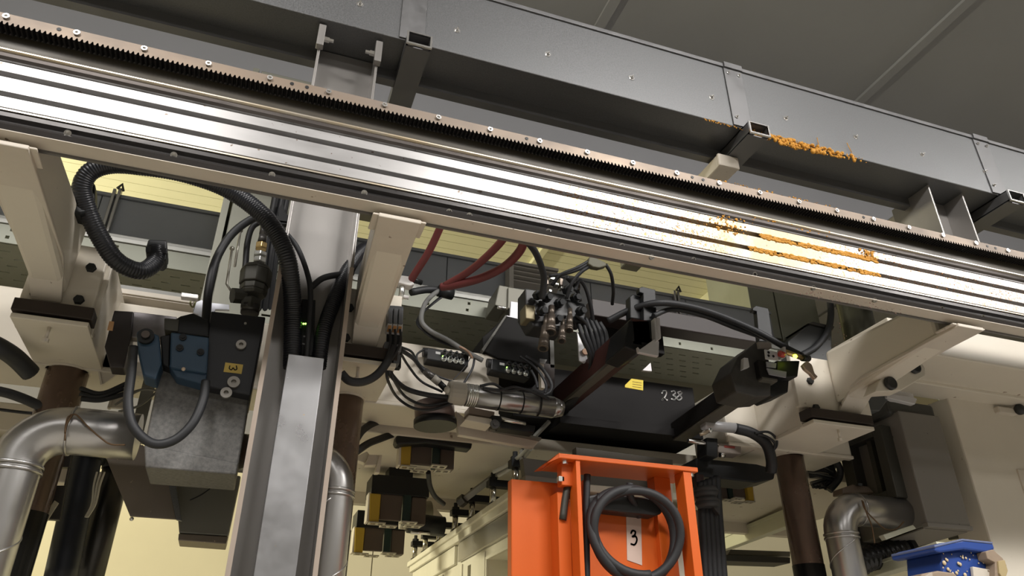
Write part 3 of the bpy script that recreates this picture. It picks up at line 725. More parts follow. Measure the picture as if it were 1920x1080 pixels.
PR('plate', [(176,650),(196,652),(219,702),(200,716),(190,722)], 2.0, .012, CREAM, t)
PR('weld_bead', [(176,652),(179,651),(192,720),(188,722)], 1.996, .006, CREAM, t, .001)
# far left hoses
hose('thick black hose ending beside the brown post and cross beam', [(-60,622,1.80),(0,652,1.84),(30,672,1.88),(58,700,1.92)], .021, cat='hose')
hose('black cable sweeping level to the brown post above the elbow', [(-60,726,2.0),(0,734,2.0),(40,746,2.0),(90,768,2.0)], .012, cat='cable', name='cable')
hose('thin black cable running level behind the silver elbow', [(-60,760,2.05),(0,768,2.05),(50,774,2.05),(90,776,2.05)], .004, cat='cable', name='cable')
t = thing('cream_floor_channel', 'cream channel below the cross beam behind the brown post', 'channel')
MB().box((-2.0,2.3,H+.64), (-.45,2.5,H+.72)).build('upper_flange', CREAM, t, bevel=.004)
MB().box((-2.0,2.32,H+.52), (-.45,2.5,H+.60)).build('lower_flange', CREAMD, t, bevel=.004)
# lower left sheets and tubes
t = thing('sheet_chute', 'brown-grey bent sheet chute hanging below the tank', 'chute')
PR('chute_plate', [(188,832),(268,834),(310,878),(330,974),(244,968)], 2.02, .006, BRNS, t, .001)
p = P(262,836,Y=2.02); MB().box((p.x-.03,2.026,p.z-.01),(p.x,2.032,H+.74)).build('hanger', GREYS, t)
PR('edge_strip', [(309,876),(325,878),(341,977),(330,974)], 2.015, .012, GALV, t, .001)
p = P(247,973,Y=2.0); MB().ball(p, .005, 8, 5).build('rivet', STEEL, t)
t = thing('sheet_cover', 'smooth grey sheet cover beside the column foot', 'sheet cover')
PR('cover_plate', [(326,878),(452,892),(428,1006),(336,1000)], 2.06, .08, GREYS, t, .004)
p = P(400,888,Y=2.06); MB().box((p.x-.03,2.08,p.z-.01),(p.x,2.086,H+.74)).build('hanger', GREYS, t)
PR('bottom_flange', [(335,1000),(428,1006),(424,1020),(334,1013)], 2.055, .09, BRNS, t, .002)
hose('thin cable scratching across the grey sheet cover', [(405,898),(400,910),(380,926),(356,938)], .0015, RUBBER, Y=2.0595, cat='wire', name='wire')
t = thing('large_black_hose', 'very thick navy black hose dropping behind the silver elbow', 'hose')
MB().tube(hosepts([(172,826,2.2),(160,870,2.2),(140,960,2.2),(112,1090,2.2)], None, 6), .037, 18).build('hose_body', mat('navy_rubber', (.012,.015,.025), .45), t)
PR('mouth_collar', [(138,832),(194,836),(188,858),(140,852)], 2.155, .09, BLACK, t, .006)
t = thing('dark_steel_tube', 'dark steel tube dropping beside the navy hose', 'tube')
MB().tube(pix([(222,868,2.28),(163,1095,2.28)]), .036, 20).build('tube', mat('dark_tube', (.05,.048,.045), .3, .7), t)
p = P(222,872,Y=2.28); MB().tube(pix([(222,866,2.28),(219,880,2.28)]), .039, 20).build('end_ring', BLACK, t)
for i, dx in enumerate((0, 7, 14)):
    hose(['outermost pale cable beside the dark tube', 'middle pale cable beside the dark tube', 'innermost pale cable beside the dark tube'][i], [(182+dx,885),(176+dx*.8,910),(172+dx*.5,945),(160+dx*.3,970)], .0026, mat('pale_cable', (.55,.52,.42), .5), Y=2.16, cat='cable', name='pale_cable')
t = thing('guide_bracket', 'dark upright bracket with a square opening beside the navy hose', 'bracket')
bk = MB()
for q in ([(108,832),(138,834),(130.4,876),(96.3,876)], [(96.3,876),(105,876),(97,910),(87.3,910)], [(127,876),(130.4,876),(124,910),(120,910)], [(87.3,910),(124,910),(112,975),(70,972)]): bk.prism(pix(q, 2.1), (0,.02,0))
bk.build('bracket_plate', mat('dark_bracket', (.075,.072,.068), .4, .5), t, .002)
PR('pale_insert', [(102,938),(110,943),(88,977),(80,972)], 2.094, .008, mat('pale_inner', (.62,.58,.44), .5), t, .001)
PR('edge_flange', [(104,832),(108,832),(72,972),(67,972)], 2.09, .035, STAIN, t, 0)
# wire straps tied round the left elbow
t = thing('tie_wire', 'thin rusty wire tied round the silver elbow below the hydraulic tank', 'wire')
RUSTW = mat('rusty_wire', (.16,.10,.055), .5, .6)
MB().tube(hosepts([(122,826),(123,800),(128,782),(140,777),(150,784),(165,800),(190,822),(208,833),(235,834)], 1.782, 6), .0019, 6).build('wire', RUSTW, t)
MB().tube(hosepts([(136,778),(131,785),(124,798),(122,812)], 1.78, 6), .0022, 6).build('twist', RUSTW, t)
# ================================================================ red and black hoses under the rail
REDH = mat('red_rubber_hose', (.17,.035,.035), .5, nscale=12, namt=.3)
hose('red hose dropping alone beside the white valve', [(838,395,1.62),(826,425,1.66),(805,470,1.72),(780,510,1.78),(766,532,1.82)], .0105, REDH)
hose('upper one of two red hoses merging on the trunking', [(958,425,1.60),(938,455,1.68),(905,488,1.78),(870,515,1.88),(835,535,1.95)], .0115, REDH)
hose('lower brighter one of two red hoses merging on the trunking', [(986,440,1.60),(975,470,1.66),(945,500,1.75),(900,522,1.85),(850,535,1.93),(828,538,1.96)], .0125, REDH)
hose('black hose hanging from the rail to the coupling cluster', [(982,446,1.58),(1002,470,1.62),(1015,500,1.68),(1020,525,1.72),(1016,560,1.76)], .0095)
hose('grey cable running from the tray down to the sensor hub by the dark cabinet', [(850,540,2.1),(822,546,2.05),(798,568,2.0),(790,600,1.97),(806,620,1.96),(840,638,1.95),(875,660,1.945),(905,676,1.945)], .0075, mat('grey_cable', (.16,.16,.155), .5), cat='cable', name='cable')
for i in range(4):
    hose(['thin black signal cable nearest the grey cable', 'second thin black signal cable from the grey cable', 'third thin black signal cable from the grey cable', 'outermost thin black signal cable from the grey cable'][i], [(846-i*2,544,2.08),(790-i*2,590+i*2,2.0),(800-i,614+i*3,1.975),(828,630+i*4,1.965),(848+i*5,648+i*2,1.955)], .003, cat='cable', name='signal_cable')
t = thing('cable_gland', 'thick black cable gland on the tray edge beside the red hoses', 'cable gland')
MB().tube(hosepts([(770,548,2.05),(800,543,2.06),(830,545,2.07)], None, 5), .012, 12).build('cable', RUBBER, t)
MB().tube(pix([(822,545,2.05),(848,552,2.06)]), .019, 14).build('gland_nut', BLACK, t)
t = thing('white_valve', 'small white valve body beside the red hose end', 'valve')
PR('body', [(748,515),(770,518),(772,526),(778,532),(770,536),(746,530)], 1.80, .03, mat('white_plastic', (.62,.60,.58), .5), t, .003)
MB().tube(pix([(755,530,1.815),(752,560,1.815)]), .008, 10).build('stem', SILV, t)
MB().tube(pix([(766,558,1.815),(748,556,1.815)]), .006, 10).build('cross_stem', MATS['white_plastic'], t)
MB().tube(pix([(772,524,1.81),(790,530,1.82)]), .008, 10).build('hose_barb', BLACK, t)
# ---- relay strip
rs = thing('relay_strip', 'upright strip of grey terminal relays with orange levers and cables', 'terminal strip')
REL = mat('grey_relay', (.11,.115,.125), .5); WHT = mat('white_frame', (.55,.55,.55), .5); ORG = mat('orange_lever', (.45,.22,.08), .5)
yr_ = 1.735
PR('mounting_rail', [(728,572),(757,574),(752,690),(722,688)], yr_+.03, .02, BLACK, rs)
for k in range(3):
    x0 = 729+k*9.6
    PR('relay', [(x0,576+k),(x0+7.6,577+k),(x0+6.6,606+k),(x0-1.2,605+k)], yr_, .035, REL, rs, .0015)
    PR('lever_frame', [(x0-1.5,604+k),(x0+7,605+k),(x0+6,619+k),(x0-2.5,618+k)], yr_+.004, .03, WHT, rs, .001)
    PR('orange_lever', [(x0-.5,609+k),(x0+5.5,610+k),(x0+4.5,617+k),(x0-1.5,616+k)], yr_-.004, .02, ORG, rs, .001)
for a in ([(744,645),(754,646),(752,660),(742,659)], [(740,664),(752,665),(749,682),(737,681)], [(722,640),(732,641),(730,656),(720,655)]):
    PR('relay', a, yr_+.002, .03, REL if a[0][0] < 743 else mat('light_relay', (.2,.2,.215), .5), rs, .0015)
for k in range(3):
    x0 = 731+k*9.6
    hose(['black cable from the relay lever beside the bolt', 'black cable from the middle relay lever', 'black cable from the outer relay lever'][k], [(x0,618,1.73),(x0+1,640,1.722),(x0-4-k*3,665,1.722),(722-k,690,1.735)], .0033, cat='cable', name='relay_cable')
# cable bundle from strip to the cylinder
bp = [
 ([(640,700,1.72),(655,714,1.72),(680,716,1.72),(705,704,1.72),(725,680,1.72),(738,650,1.728)], .0105, 'thick black cable bundle swinging from the column to the relay strip'),
 ([(728,688,1.76),(735,705,1.78),(760,728,1.88),(800,740,1.89),(850,746,1.90)], .007, 'black cable from the strip foot to the cylinder collar'),
 ([(724,690,1.76),(728,715,1.78),(745,745,1.88),(775,765,1.88),(810,768,1.89),(850,755,1.90)], .0038, 'lowest slack black cable loop below the relay strip'),
 ([(732,690,1.76),(740,715,1.78),(762,745,1.885),(800,760,1.89),(848,752,1.90)], .0038, 'second slack black cable loop below the relay strip'),
 ([(750,655,1.79),(775,672,1.88),(790,690,1.93),(815,712,1.93),(845,738,1.92)], .006, 'black cable from the strip side to the corrugated sleeve'),
 ([(750,650,1.79),(772,660,1.88),(782,680,1.94),(800,705,1.93),(840,730,1.92)], .0035, 'thin grey-black cable above the sleeve'),
 ([(750,660,1.79),(765,685,1.87),(790,715,1.92),(830,735,1.91)], .0035, 'thin black cable hugging the cream beam'),
 ([(795,655,1.955),(782,665,1.95),(784,680,1.95),(800,694,1.94),(822,706,1.935),(850,716,1.93)], .003, 'thin cable looping off the sensor hub by the relay strip'),
 ([(890,670,1.95),(886,690,1.945),(875,710,1.94),(866,725,1.93)], .0035, 'dark cable slanting between the two sensor hubs'),
 ([(884,668,1.95),(870,690,1.945),(850,712,1.935)], .0014, 'very thin wire slanting between the two sensor hubs'),
 ([(985,668,1.945),(1005,680,1.94),(1022,698,1.93),(1034,720,1.92),(1030,736,1.91),(1010,744,1.905)], .0055, 'outer black cable arching off the sensor hub by the dark cabinet'),
 ([(975,668,1.945),(998,684,1.94),(1014,702,1.93),(1024,722,1.92),(1022,738,1.905)], .004, 'second black cable arching off the sensor hub by the dark cabinet'),
 ([(996,694,1.945),(1004,710,1.94),(1008,728,1.93)], .004, 'inner short cable beneath the sensor hub by the dark cabinet'),
 ([(900,724,1.87),(925,720,1.865),(950,732,1.865),(985,730,1.865),(1020,742,1.87),(1035,756,1.88)], .004, 'upper cable tied along the pneumatic cylinder'),
 ([(905,728,1.868),(935,732,1.86),(965,726,1.86),(1000,736,1.865),(1034,752,1.875)], .004, 'lower cable tied along the pneumatic cylinder'),
]
for pts, r, lab in bp: hose(lab, pts, r, cat='cable', name='cable')
t = thing('cable_sleeve', 'dark sleeve joint with a pale grip on the cable bundle', 'cable sleeve')
MB().tube(pix([(796,695,1.925),(815,710,1.92)]), .010, 12).build('sleeve', DSTEEL, t)
MB().tube(pix([(812,708,1.92),(824,718,1.92)]), .011, 12).build('grip', mat('pale_grip', (.32,.30,.26), .5), t)
MB().tube(pix([(824,718,1.92),(836,730,1.915)]), .009, 12).build('tail', BLACK, t)
# ---- sensor hubs
def hub(label, x0, y0, x1, y1, hgt, cabs):
    t = thing('sensor_hub', label, 'sensor hub')
    s_ = (y1-y0)/(x1-x0)
    Y = 1.955
    PR('hub_body', [(x0+8,y0+1),(x1,y1),(x1-2,y1+hgt),(x0+6,y0+hgt)], Y, .045, BLACK, t, .004)
    MB().tube(pix([(x0-1,y0+hgt*.45,Y+.015),(x0+14,y0+hgt*.5,Y+.015)]), .014, 12).build('cable_inlet', RUBBER, t)
    lx = x0+23; ly = y0+s_*23
    PR('name_label', [(lx,ly+5),(lx+9,ly+6.5),(lx+9,ly+11),(lx,ly+9.5)], Y-.001, .002, WHT, t, 0)
    for k in range(4):
        cx = x0+38+k*11; cy = y0+s_*(cx-x0)
        for row, f in (('port',.30),('port',.74)):
            p = P(cx, cy+hgt*f, Y=Y)
            q = MB().lathe(p, (0,-1,.25), [(0,.0085),(.004,.0085),(.004,.0062),(.012,.0062)], 10).build('port', SILV if row == 'port' and f > .5 else DSTEEL, t)
            MB().lathe(p+Vector((0,-.012,.003)), (0,-1,.25), [(0,.0045),(.006,.004)], 8).build('plug', BLACK, q)
    p = P(x0+37, y0+s_*37+hgt*.5, Y=Y-.001); MB().ball(p, .0032, 8, 5).build('indicator_light', GREEN, t)
hub('black sensor hub with green light beside the relay strip', 794, 650, 880, 664, 24, 0)
hub('black sensor hub with green light beside the dark cabinet', 914, 670, 996, 686, 24, 0)
hose('copper-brown signal wire tangle on the sensor hub by the relay strip', [(862,650,1.94),(872,655,1.93),(880,662,1.935),(886,672,1.94)], .0035, mat('copper_wire', (.35,.22,.15), .45), cat='wire', name='wire')
# ---- pneumatic cylinder
cy = thing('pneumatic_cylinder', 'bright steel pneumatic cylinder with ribbed cream collar and black ties', 'cylinder')
p0, p1 = P(872,740,Y=1.90), P(1036,764,Y=1.90)
d = (p1-p0).normalized(); Lc = (p1-p0).length
MB().tube([p0-d*.02, p1], .031, 26).build('barrel', STEEL if False else mat('barrel_steel', (.50,.50,.50), .28, .9, nscale=8, namt=.2), cy)
MB().lathe(p0-d*.05, d, [(0,.030),(.008,.033),(.045,.033),(.052,.029)], 18, False).build('ribbed_collar', mat('collar_cream', (.42,.39,.33), .5), cy)
MB().lathe(p0+d*.002, d, [(0,.0325),(.006,.0325),(.006,.031),(.012,.0325),(.018,.0325),(.018,.031),(.024,.0325),(.030,.0325)], 22).build('threaded_end', SILV, cy)
for k in (.36, .62, .82): MB().tube([p0+d*(Lc*k), p0+d*(Lc*k+.004)], .0318, 22).build('tie_band', BLACK, cy)
MB().tube([p1, p1+d*.03], [.031,.022], 22).build('end_cap', MATS['barrel_steel'], cy)
t = thing('ball_joint', 'pale ball joint in front of the ribbed collar', 'ball joint')
MB().ball(P(839,731,Y=1.88), .010, 12, 8).build('ball', mat('pale_ball', (.5,.48,.42), .5), t)
MB().tube(pix([(845,728,1.885),(853,722,1.89)]), .007, 10).build('stud', DSTEEL, t)
t = thing('slide_cylinder', 'small flat slide cylinder with pale label under the pneumatic cylinder', 'cylinder')
PR('pale_body', [(880,762),(928,772),(926,784),(879,775)], 1.93, .05, mat('pale_brown_label', (.34,.27,.22), .5), t, .002)
PR('lower_bracket', [(879,778),(928,786),(922,797),(872,787)], 1.90, .06, CREAMD, t, .002)
MB().tube(pix([(938,785,1.90),(985,795,1.90)]), .006, 10).build('rod', STEEL, t)
PR('dark_body', [(940,788),(1005,798),(1002,812),(936,802)], 1.91, .04, BLACK, t, .003)
p = P(927,796,Y=1.885); MB().lathe(p, (0,-1,0), [(0,.013),(.006,.013),(.006,.006),(.009,.006)], 16).build('pivot_ring', DSTEEL, t)
PR('clevis', [(922,778),(940,780),(940,800),(926,800)], 1.892, .03, BLACK, t, .002)
t = thing('underside_frame', 'cream steel frame plate below the slide cylinder', 'frame plate')
PR('plate', [(855,770),(880,790),(920,803),(1015,823),(1000,840),(860,815)], 1.98, .02, CREAMD, t)
PR('lip', [(920,800),(1015,820),(1015,824),(920,805)], 1.96, .03, GREYS, t, 0)
# ---- dark cabinet, vent and clip bracket behind the couplings
t = thing('vent_grille', 'cream framed louvre grille on the trunking behind the couplings', 'grille')
yg = 2.33
a, b = P(955,540,Y=yg), P(1048,520,Y=yg)
zt = P(957,487,Y=yg).z
MB().box((a.x,yg,a.z), (a.x+.018,yg+.05,zt)).box((a.x,yg,zt-.012), (b.x,yg+.05,zt)).build('frame', mat('grille_cream', (.42,.40,.37), .5), t, bevel=.001)
for k in range(4):
    z = zt-.022-k*.021
    MB().prism([(a.x+.018,yg+.005,z),(a.x+.018,yg+.035,z-.014),(a.x+.018,yg+.035,z-.010),(a.x+.018,yg+.005,z+.004)], (b.x-a.x-.018,0,0)).build('louvre', MATS['grille_cream'], t)
t = thing('olive_junction_box', 'small olive junction box with a bright hinge on the tray side', 'junction box')
PR('body', [(936,534),(956,538),(954,578),(928,572)], 2.2, .12, mat('olive_box', (.17,.165,.135), .5, .3), t, .003)
PR('lid', [(953,538),(1000,545),(992,585),(952,578)], 2.19, .1, MATS['olive_box'], t, .003)
MB().tube(pix([(933,576,2.19),(952,579,2.19)]), .006, 10).build('hinge', STEEL, t)
PR('pale_tab', [(949,591),(977,596),(976,603),(949,598)], 2.1, .01, mat('lilac_steel', (.50,.49,.52), .45, .3), t, .001)
PR('pale_tab', [(958,565),(978,568),(974,597),(956,594)], 2.12, .01, MATS['lilac_steel'], t, .001)
PR('pale_tab', [(990,606),(1000,592),(1006,609)], 2.1, .01, MATS['lilac_steel'], t, .001)
t = thing('dark_cabinet', 'black cabinet hanging below the tray behind the couplings', 'cabinet')
PR('front', [(905,632),(950,592),(1036,612),(1036,690),(935,672),(906,658)], 1.99, .25, mat('black_cabinet', (.012,.0115,.011), .7, spec=.2), t, .003)
PR('corner_strip', [(1030,612),(1038,613),(1040,690),(1032,690)], 1.985, .02, OLIVE, t, .001)
PR('edge_rib', [(903,655),(948,590),(951,592),(907,660)], 1.985, .02, OLIVE, t, .001)
t = thing('brown_jamb', 'brown recessed steel jamb at the end of the cream beam', 'jamb')
PR('jamb_panel', [(1018,680),(1040,684),(1040,726),(1020,722)], 1.985, .02, mat('brown_jamb', (.06,.045,.04), .5), t, .001)
PR('jamb_frame', [(1012,676),(1020,677),(1022,728),(1015,727)], 1.975, .02, CREAMD, t, .001)
PR('jamb_cap', [(1012,672),(1026,674),(1022,682),(1012,680)], 1.97, .03, STAIN, t, .001)
# ---- quick couplings
qc = thing('coupling_cluster', 'cluster of dark hydraulic couplings with brass rims and hoses', 'coupling')
OLD = mat('old_zinc', (.17,.14,.115), .4, .7, nscale=25, namt=.5, col2=(.05,.04,.03))
PR('manifold', [(985,540),(1060,552),(1072,585),(1056,622),(1000,612),(985,585)], 1.80, .07, mat('manifold_black', (.02,.02,.02), .45), qc, .004)
PR('side_block', [(1060,560),(1100,570),(1096,605),(1062,600)], 1.81, .06, BLACK, qc, .004)
PR('brass_block', [(985,570),(1004,573),(1004,600),(986,597)], 1.79, .05, mat('dull_brass', (.20,.17,.10), .45, .5), qc, .003)
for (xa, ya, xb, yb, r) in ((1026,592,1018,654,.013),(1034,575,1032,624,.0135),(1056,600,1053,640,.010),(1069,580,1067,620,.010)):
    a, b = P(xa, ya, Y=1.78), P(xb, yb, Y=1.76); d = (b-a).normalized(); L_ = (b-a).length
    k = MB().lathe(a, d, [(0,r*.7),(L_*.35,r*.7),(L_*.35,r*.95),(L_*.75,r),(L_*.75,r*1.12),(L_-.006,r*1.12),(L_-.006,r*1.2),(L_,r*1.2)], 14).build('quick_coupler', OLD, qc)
    MB().tube([b+d*.0002, b+d*.0012], r*.8, 14).build('bore_disc', BLACK, k)  # flat black disc, shade of the open end put into its colour
for (x, y, w_, h_) in ((1024,520,5,12),(1032,519,10,4),(1050,521,6,14),(1040,530,8,4),(1030,542,5,4),(1052,536,5,4),(1082,530,6,12)):
    PR('zinc_fitting', [(x,y),(x+w_,y+1),(x+w_,y+h_+1),(x,y+h_)], 1.775, .02, OLD if h_ > 8 else SILV, qc, .001)
for k, (x, y) in enumerate(((1012,585),(1022,560),(1045,570),(1060,545),(1040,600),(1075,560),(1005,555),(1085,585))):
    p = P(x, y, Y=1.785); MB().lathe(p, (.2,-1,-.2), [(0,.014),(.018,.014),(.018,.010),(.03,.010)], 6, False).build('hex_plug', BLACK, qc)
t = thing('cable_tie_bundle', 'bundled black cables tied together in front of the yellow planks', 'cable bundle')
PR('tied_knot', [(1105,482),(1112,478),(1120,484),(1136,492),(1138,498),(1124,502),(1112,500),(1103,494)], 1.70, .02, mat('dirty_tape', (.10,.095,.06), .6), t, .003)
for pts in ([(1108,492,1.71),(1085,505,1.72),(1060,513,1.74),(1030,518,1.77)], [(1112,496,1.71),(1090,510,1.72),(1072,532,1.74),(1062,560,1.77)], [(1136,496,1.71),(1146,515,1.73),(1150,545,1.78),(1148,570,1.85)], [(1104,490,1.71),(1080,503,1.72),(1050,516,1.75),(1035,535,1.78)]):
    MB().tube(hosepts(pts, None, 6), .0055, 8).build('cable', RUBBER, t)
for i, pts in enumerate(([(1062,520,1.76),(1080,540,1.78),(1088,565,1.8)], [(1078,545,1.77),(1086,526,1.76),(1098,540,1.77),(1108,575,1.8),(1112,605,1.83)], [(1080,590,1.8),(1100,610,1.82),(1108,650,1.85)])):
    hose(['short black loop over the coupling cluster', 'black cable loop hooked beside the coupling cluster', 'black cable dropping from the side coupling block'][i], pts, .006, cat='cable', name='cable')

# ================================================================ dark lift with two arms, numbered 238
MAROON = mat('dark_maroon_paint', (.055,.018,.015), .5, nscale=9, namt=.4)
DARK = mat('black_lift_paint', (.012,.011,.011), .7, nscale=8, namt=.3, spec=.2)
OLV = mat('olive_grey_paint', (.10,.093,.075), .5, nscale=8, namt=.3)
lf = thing('lift_carriage', 'black and maroon lift carriage with two arms and 238 chalked on it', 'lift')
xL, xR = .962, 1.325
MB().box((xL-.055,1.60,H+.838), (xL,2.69,H+.91)).build('maroon_arm', MAROON, lf, bevel=.003)
MB().box((xL-.057,1.60,H+.832), (xL-.030,2.69,H+.842)).build('arm_edge', OLV, lf, bevel=.001)
MB().prism([(xR-.01,1.62,H+.80),(xR+.05,1.62,H+.80),(xR+.05,1.62,H+.855),(xR-.01,1.62,H+.855)], (0,.50,-.03)).build('arm', DARK, lf, bevel=.004)
MB().prism([(xR-.006,1.62,H+.795),(xR+.046,1.62,H+.795),(xR+.046,1.62,H+.802),(xR-.006,1.62,H+.802)], (0,.50,-.03)).build('arm_bottom', OLV, lf, bevel=.001)
fb = MB().box((xL-.20,2.16,H+.80), (xR+.125,2.65,H+.985)).build('black_panel', DARK, lf, bevel=.003)
MB().box((xL-.06,2.10,H+.775), (xR+.10,2.69,H+.80)).build('bottom_plate', DARK, lf)
MB().box((xL+.1,2.155,H+.80), (xR+.1,2.16,H+.815)).build('maroon_strip', MAROON, lf)
yb = 2.1585
dg = [[(1241,737),(1244,733),(1249,734),(1249,740),(1244,748),(1241,750),(1245,747),(1251,750)], [(1259,734),(1264,733),(1266,737),(1262,741),(1267,744),(1265,749),(1259,748)], [(1276,734),(1271,736),(1275,741),(1278,746),(1273,750),(1269,746),(1274,741),(1278,737),(1276,734)]]
for g in dg: stroke('chalk_digit', g, yb-.001, .0022, CHALK, fb, th=.0004, n=4)
PR('yellow_label', [(1172,722),(1184,710),(1206,713),(1206,732),(1172,726)], 1.99, .003, mat('bright_yellow_label', (.75,.58,.03), .5), lf, 0)
for k in range(3): PR('print_line', [(1186,715+k*4.5),(1203,717.5+k*4.5),(1203,718.3+k*4.5),(1186,715.8+k*4.5)], 1.9892, .001, mat('label_print', (.25,.18,.02), .6), lf, 0)
PALE = mat('pale_plate_steel', (.60,.59,.60), .45, .3)
PR('end_plate', [(1196,650),(1200,655),(1227,636),(1236,640),(1235,668),(1198,660)], 1.585, .012, PALE, lf, .001)
PR('guide_strip', [(1227,596),(1231,596),(1235,638),(1230,640)], 1.58, .03, PALE, lf, .001)
PR('guide_strip', [(1232,595),(1237,596),(1240,634),(1236,636)], 1.575, .03, PALE, lf, .001)
PR('head_block', [(1180,600),(1228,600),(1230,640),(1196,660),(1170,650)], 1.60, .12, BLACK, lf, .004)
PR('pale_gusset', [(1205,694),(1220,680),(1222,696)], 1.90, .01, PALE, lf, 0)
PR('hook_plate', [(1198,540),(1204,537),(1229,543),(1232,600),(1207,602),(1206,550),(1199,548)], 1.70, .02, BLACK, lf, .002)
PR('hook_plate', [(1412,577),(1418,573),(1441,578),(1450,640),(1424,640),(1419,584),(1412,582)], 1.78, .02, BLACK, lf, .002)
PR('hook_side', [(1181,556),(1186,551),(1204,556),(1206,600),(1182,596)], 1.72, .03, BLACK, lf, .003)
a, b = P(1110,565,Y=1.95), P(1440,648,Y=1.95)
zt = P(1300,592,Y=1.95).z; zb = P(1300,622,Y=1.95).z
MB().box((a.x,1.95,zb), (b.x,2.02,zt)).build('cross_bar', mat('maroon_black_bar', (.022,.014,.013), .5), lf, bevel=.003)
MB().box((a.x+.05,2.03,zb-.06), (P(1240,600,Y=2.03).x,2.06,zb+.02)).build('rear_bar', DARK, lf, bevel=.003)
# right arm head: roller housing and sensor
PR('roller_housing', [(1370,700),(1385,668),(1420,640),(1436,648),(1446,690),(1446,742),(1420,744),(1380,735)], 1.64, .10, mat('scuffed_black', (.03,.028,.026), .5, nscale=25, namt=.5, col2=(.08,.075,.07)), lf, .005)
PR('roller_pin', [(1395,670),(1403,671),(1406,688),(1394,692)], 1.625, .02, PALE, lf, .002)
PR('end_block', [(1440,700),(1480,708),(1478,735),(1450,745),(1440,738)], 1.65, .08, BLACK, lf, .003)
PR('pale_clip', [(1448,726),(1472,729),(1462,736),(1450,738)], 1.66, .03, PALE, lf, .002)
PR('cream_pad', [(1422,640),(1446,643),(1448,652),(1424,652)], 1.63, .05, mat('dull_pad', (.25,.22,.2), .5), lf, .002)
sn = thing('proximity_sensor', 'brass proximity sensor with yellow-green light on a slotted plate', 'sensor')
ys = 1.60
PR('slotted_plate', [(1434,655),(1457,660),(1460,676),(1436,673)], ys, .004, PALE, sn, .0005)
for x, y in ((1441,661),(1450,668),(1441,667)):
    p = P(x, y, Y=ys-.0005); MB().lathe(p, (0,-1,0), [(0,.004),(.001,.004)], 10).build('slot_hole_disc', BLACK, sn)  # black discs on the plate, shade of the slots is painted
PR('holder_plate', [(1469,650),(1473,650),(1476,668),(1471,668)], ys-.01, .03, PALE, sn, .0005)
MB().lathe(P(1462,663,Y=ys-.01), (1,.1,-.1), [(0,.009),(.014,.009)], 12).build('red_face', mat('red_sensor_face', (.45,.05,.04), .35), sn)
MB().tube(pix([(1473,660,ys-.008),(1504,671,ys-.005)]), .0075, 14).build('brass_body', BRASS, sn)
MB().ball(P(1491,668,Y=ys-.014), .006, 10, 6).build('light', mat('yellow_green_light', (.7,.9,.1), .4, emit=((.75,1,.05), 4)), sn)
MB().tube(pix([(1504,671,ys-.005),(1516,672,ys)]), .010, 12).build('connector', BLACK, sn)
PR('mount_plate', [(1438,690),(1475,697),(1474,708),(1443,702)], ys+.01, .004, mat('violet_grey_plate', (.33,.33,.38), .45, .3), sn, .0005)
PR('mount_plate', [(1437,678),(1456,681),(1455,690),(1438,688)], ys+.012, .004, MATS['violet_grey_plate'], sn, .0005)
PR('body_block', [(1456,676),(1500,676),(1496,706),(1476,708),(1456,700)], ys+.02, .05, BLACK, sn, .003)
PR('cable_lug', [(1505,684),(1514,676),(1523,684),(1528,700),(1534,706),(1529,711),(1520,700),(1510,692)], ys-.01, .012, mat('tinned_lug', (.50,.40,.32), .35, .6), sn, .002)
hose('black cable arching over the carriage to the proximity sensor', [(1140,602,1.78),(1180,582,1.74),(1232,568,1.68),(1290,574,1.68),(1350,592,1.68),(1420,622,1.68),(1470,650,1.66),(1504,668,1.62)], .010, cat='cable', name='cable')
hose('lower black cable arching over the carriage', [(1225,592,1.69),(1262,580,1.70),(1320,592,1.70),(1380,615,1.70),(1440,636,1.70)], .0075, cat='cable', name='cable')
for i in range(6):
    hose(['cable nearest the pale slotted lug', 'second cable beside the pale slotted lug', 'third cable in the bundle beside the lift head', 'fourth cable in the bundle beside the lift head', 'fifth cable in the bundle beside the lift head', 'outermost cable in the bundle beside the lift head'][i]+' dropping to the maroon arm', [(1080+i*9,590+i*3,1.83),(1092+i*9,630,1.82),(1108+i*5,672,1.85),(1100+i*3,712,1.93),(1078-i*2,752,2.05),(1056-i*4,778,2.15)], .0065, cat='cable', name='bundle_cable')
t = thing('pale_lug_plate', 'pale pointed plate with a round brass button behind the cables', 'plate')
PR('plate', [(1082,620),(1100,662),(1102,675),(1096,681),(1086,676)], 1.90, .006, PALE, t, .001)
p = P(1097,660,Y=1.895); MB().lathe(p, (0,-1,0), [(0,.011),(.004,.010)], 16).build('button', mat('copper_button', (.5,.32,.22), .4, .6), t)
t = thing('copper_tag', 'small copper coloured tag on the maroon arm', 'tag')
PR('tag', [(1139,655),(1149,656),(1147,668),(1141,670)], 1.78, .01, mat('dull_copper', (.14,.11,.08), .5, .4), t, .001)
PR('tag_hook', [(1142,650),(1146,650),(1146,656),(1142,656)], 1.782, .006, DSTEEL, t, 0)
t = thing('brass_bolt', 'small brass bolt at the foot of the maroon arm', 'bolt')
p = P(1046,798,Y=2.2); MB().lathe(p, (-.3,-1,-.3), [(0,.02),(.008,.02),(.008,.012),(.02,.012)], 6, False).build('head', mat('dull_brass_bolt', (.2,.16,.09), .4, .6), t)
MB().tube([p, p+Vector((.02,.06,.0))], .01, 8).build('shank', DSTEEL, t)
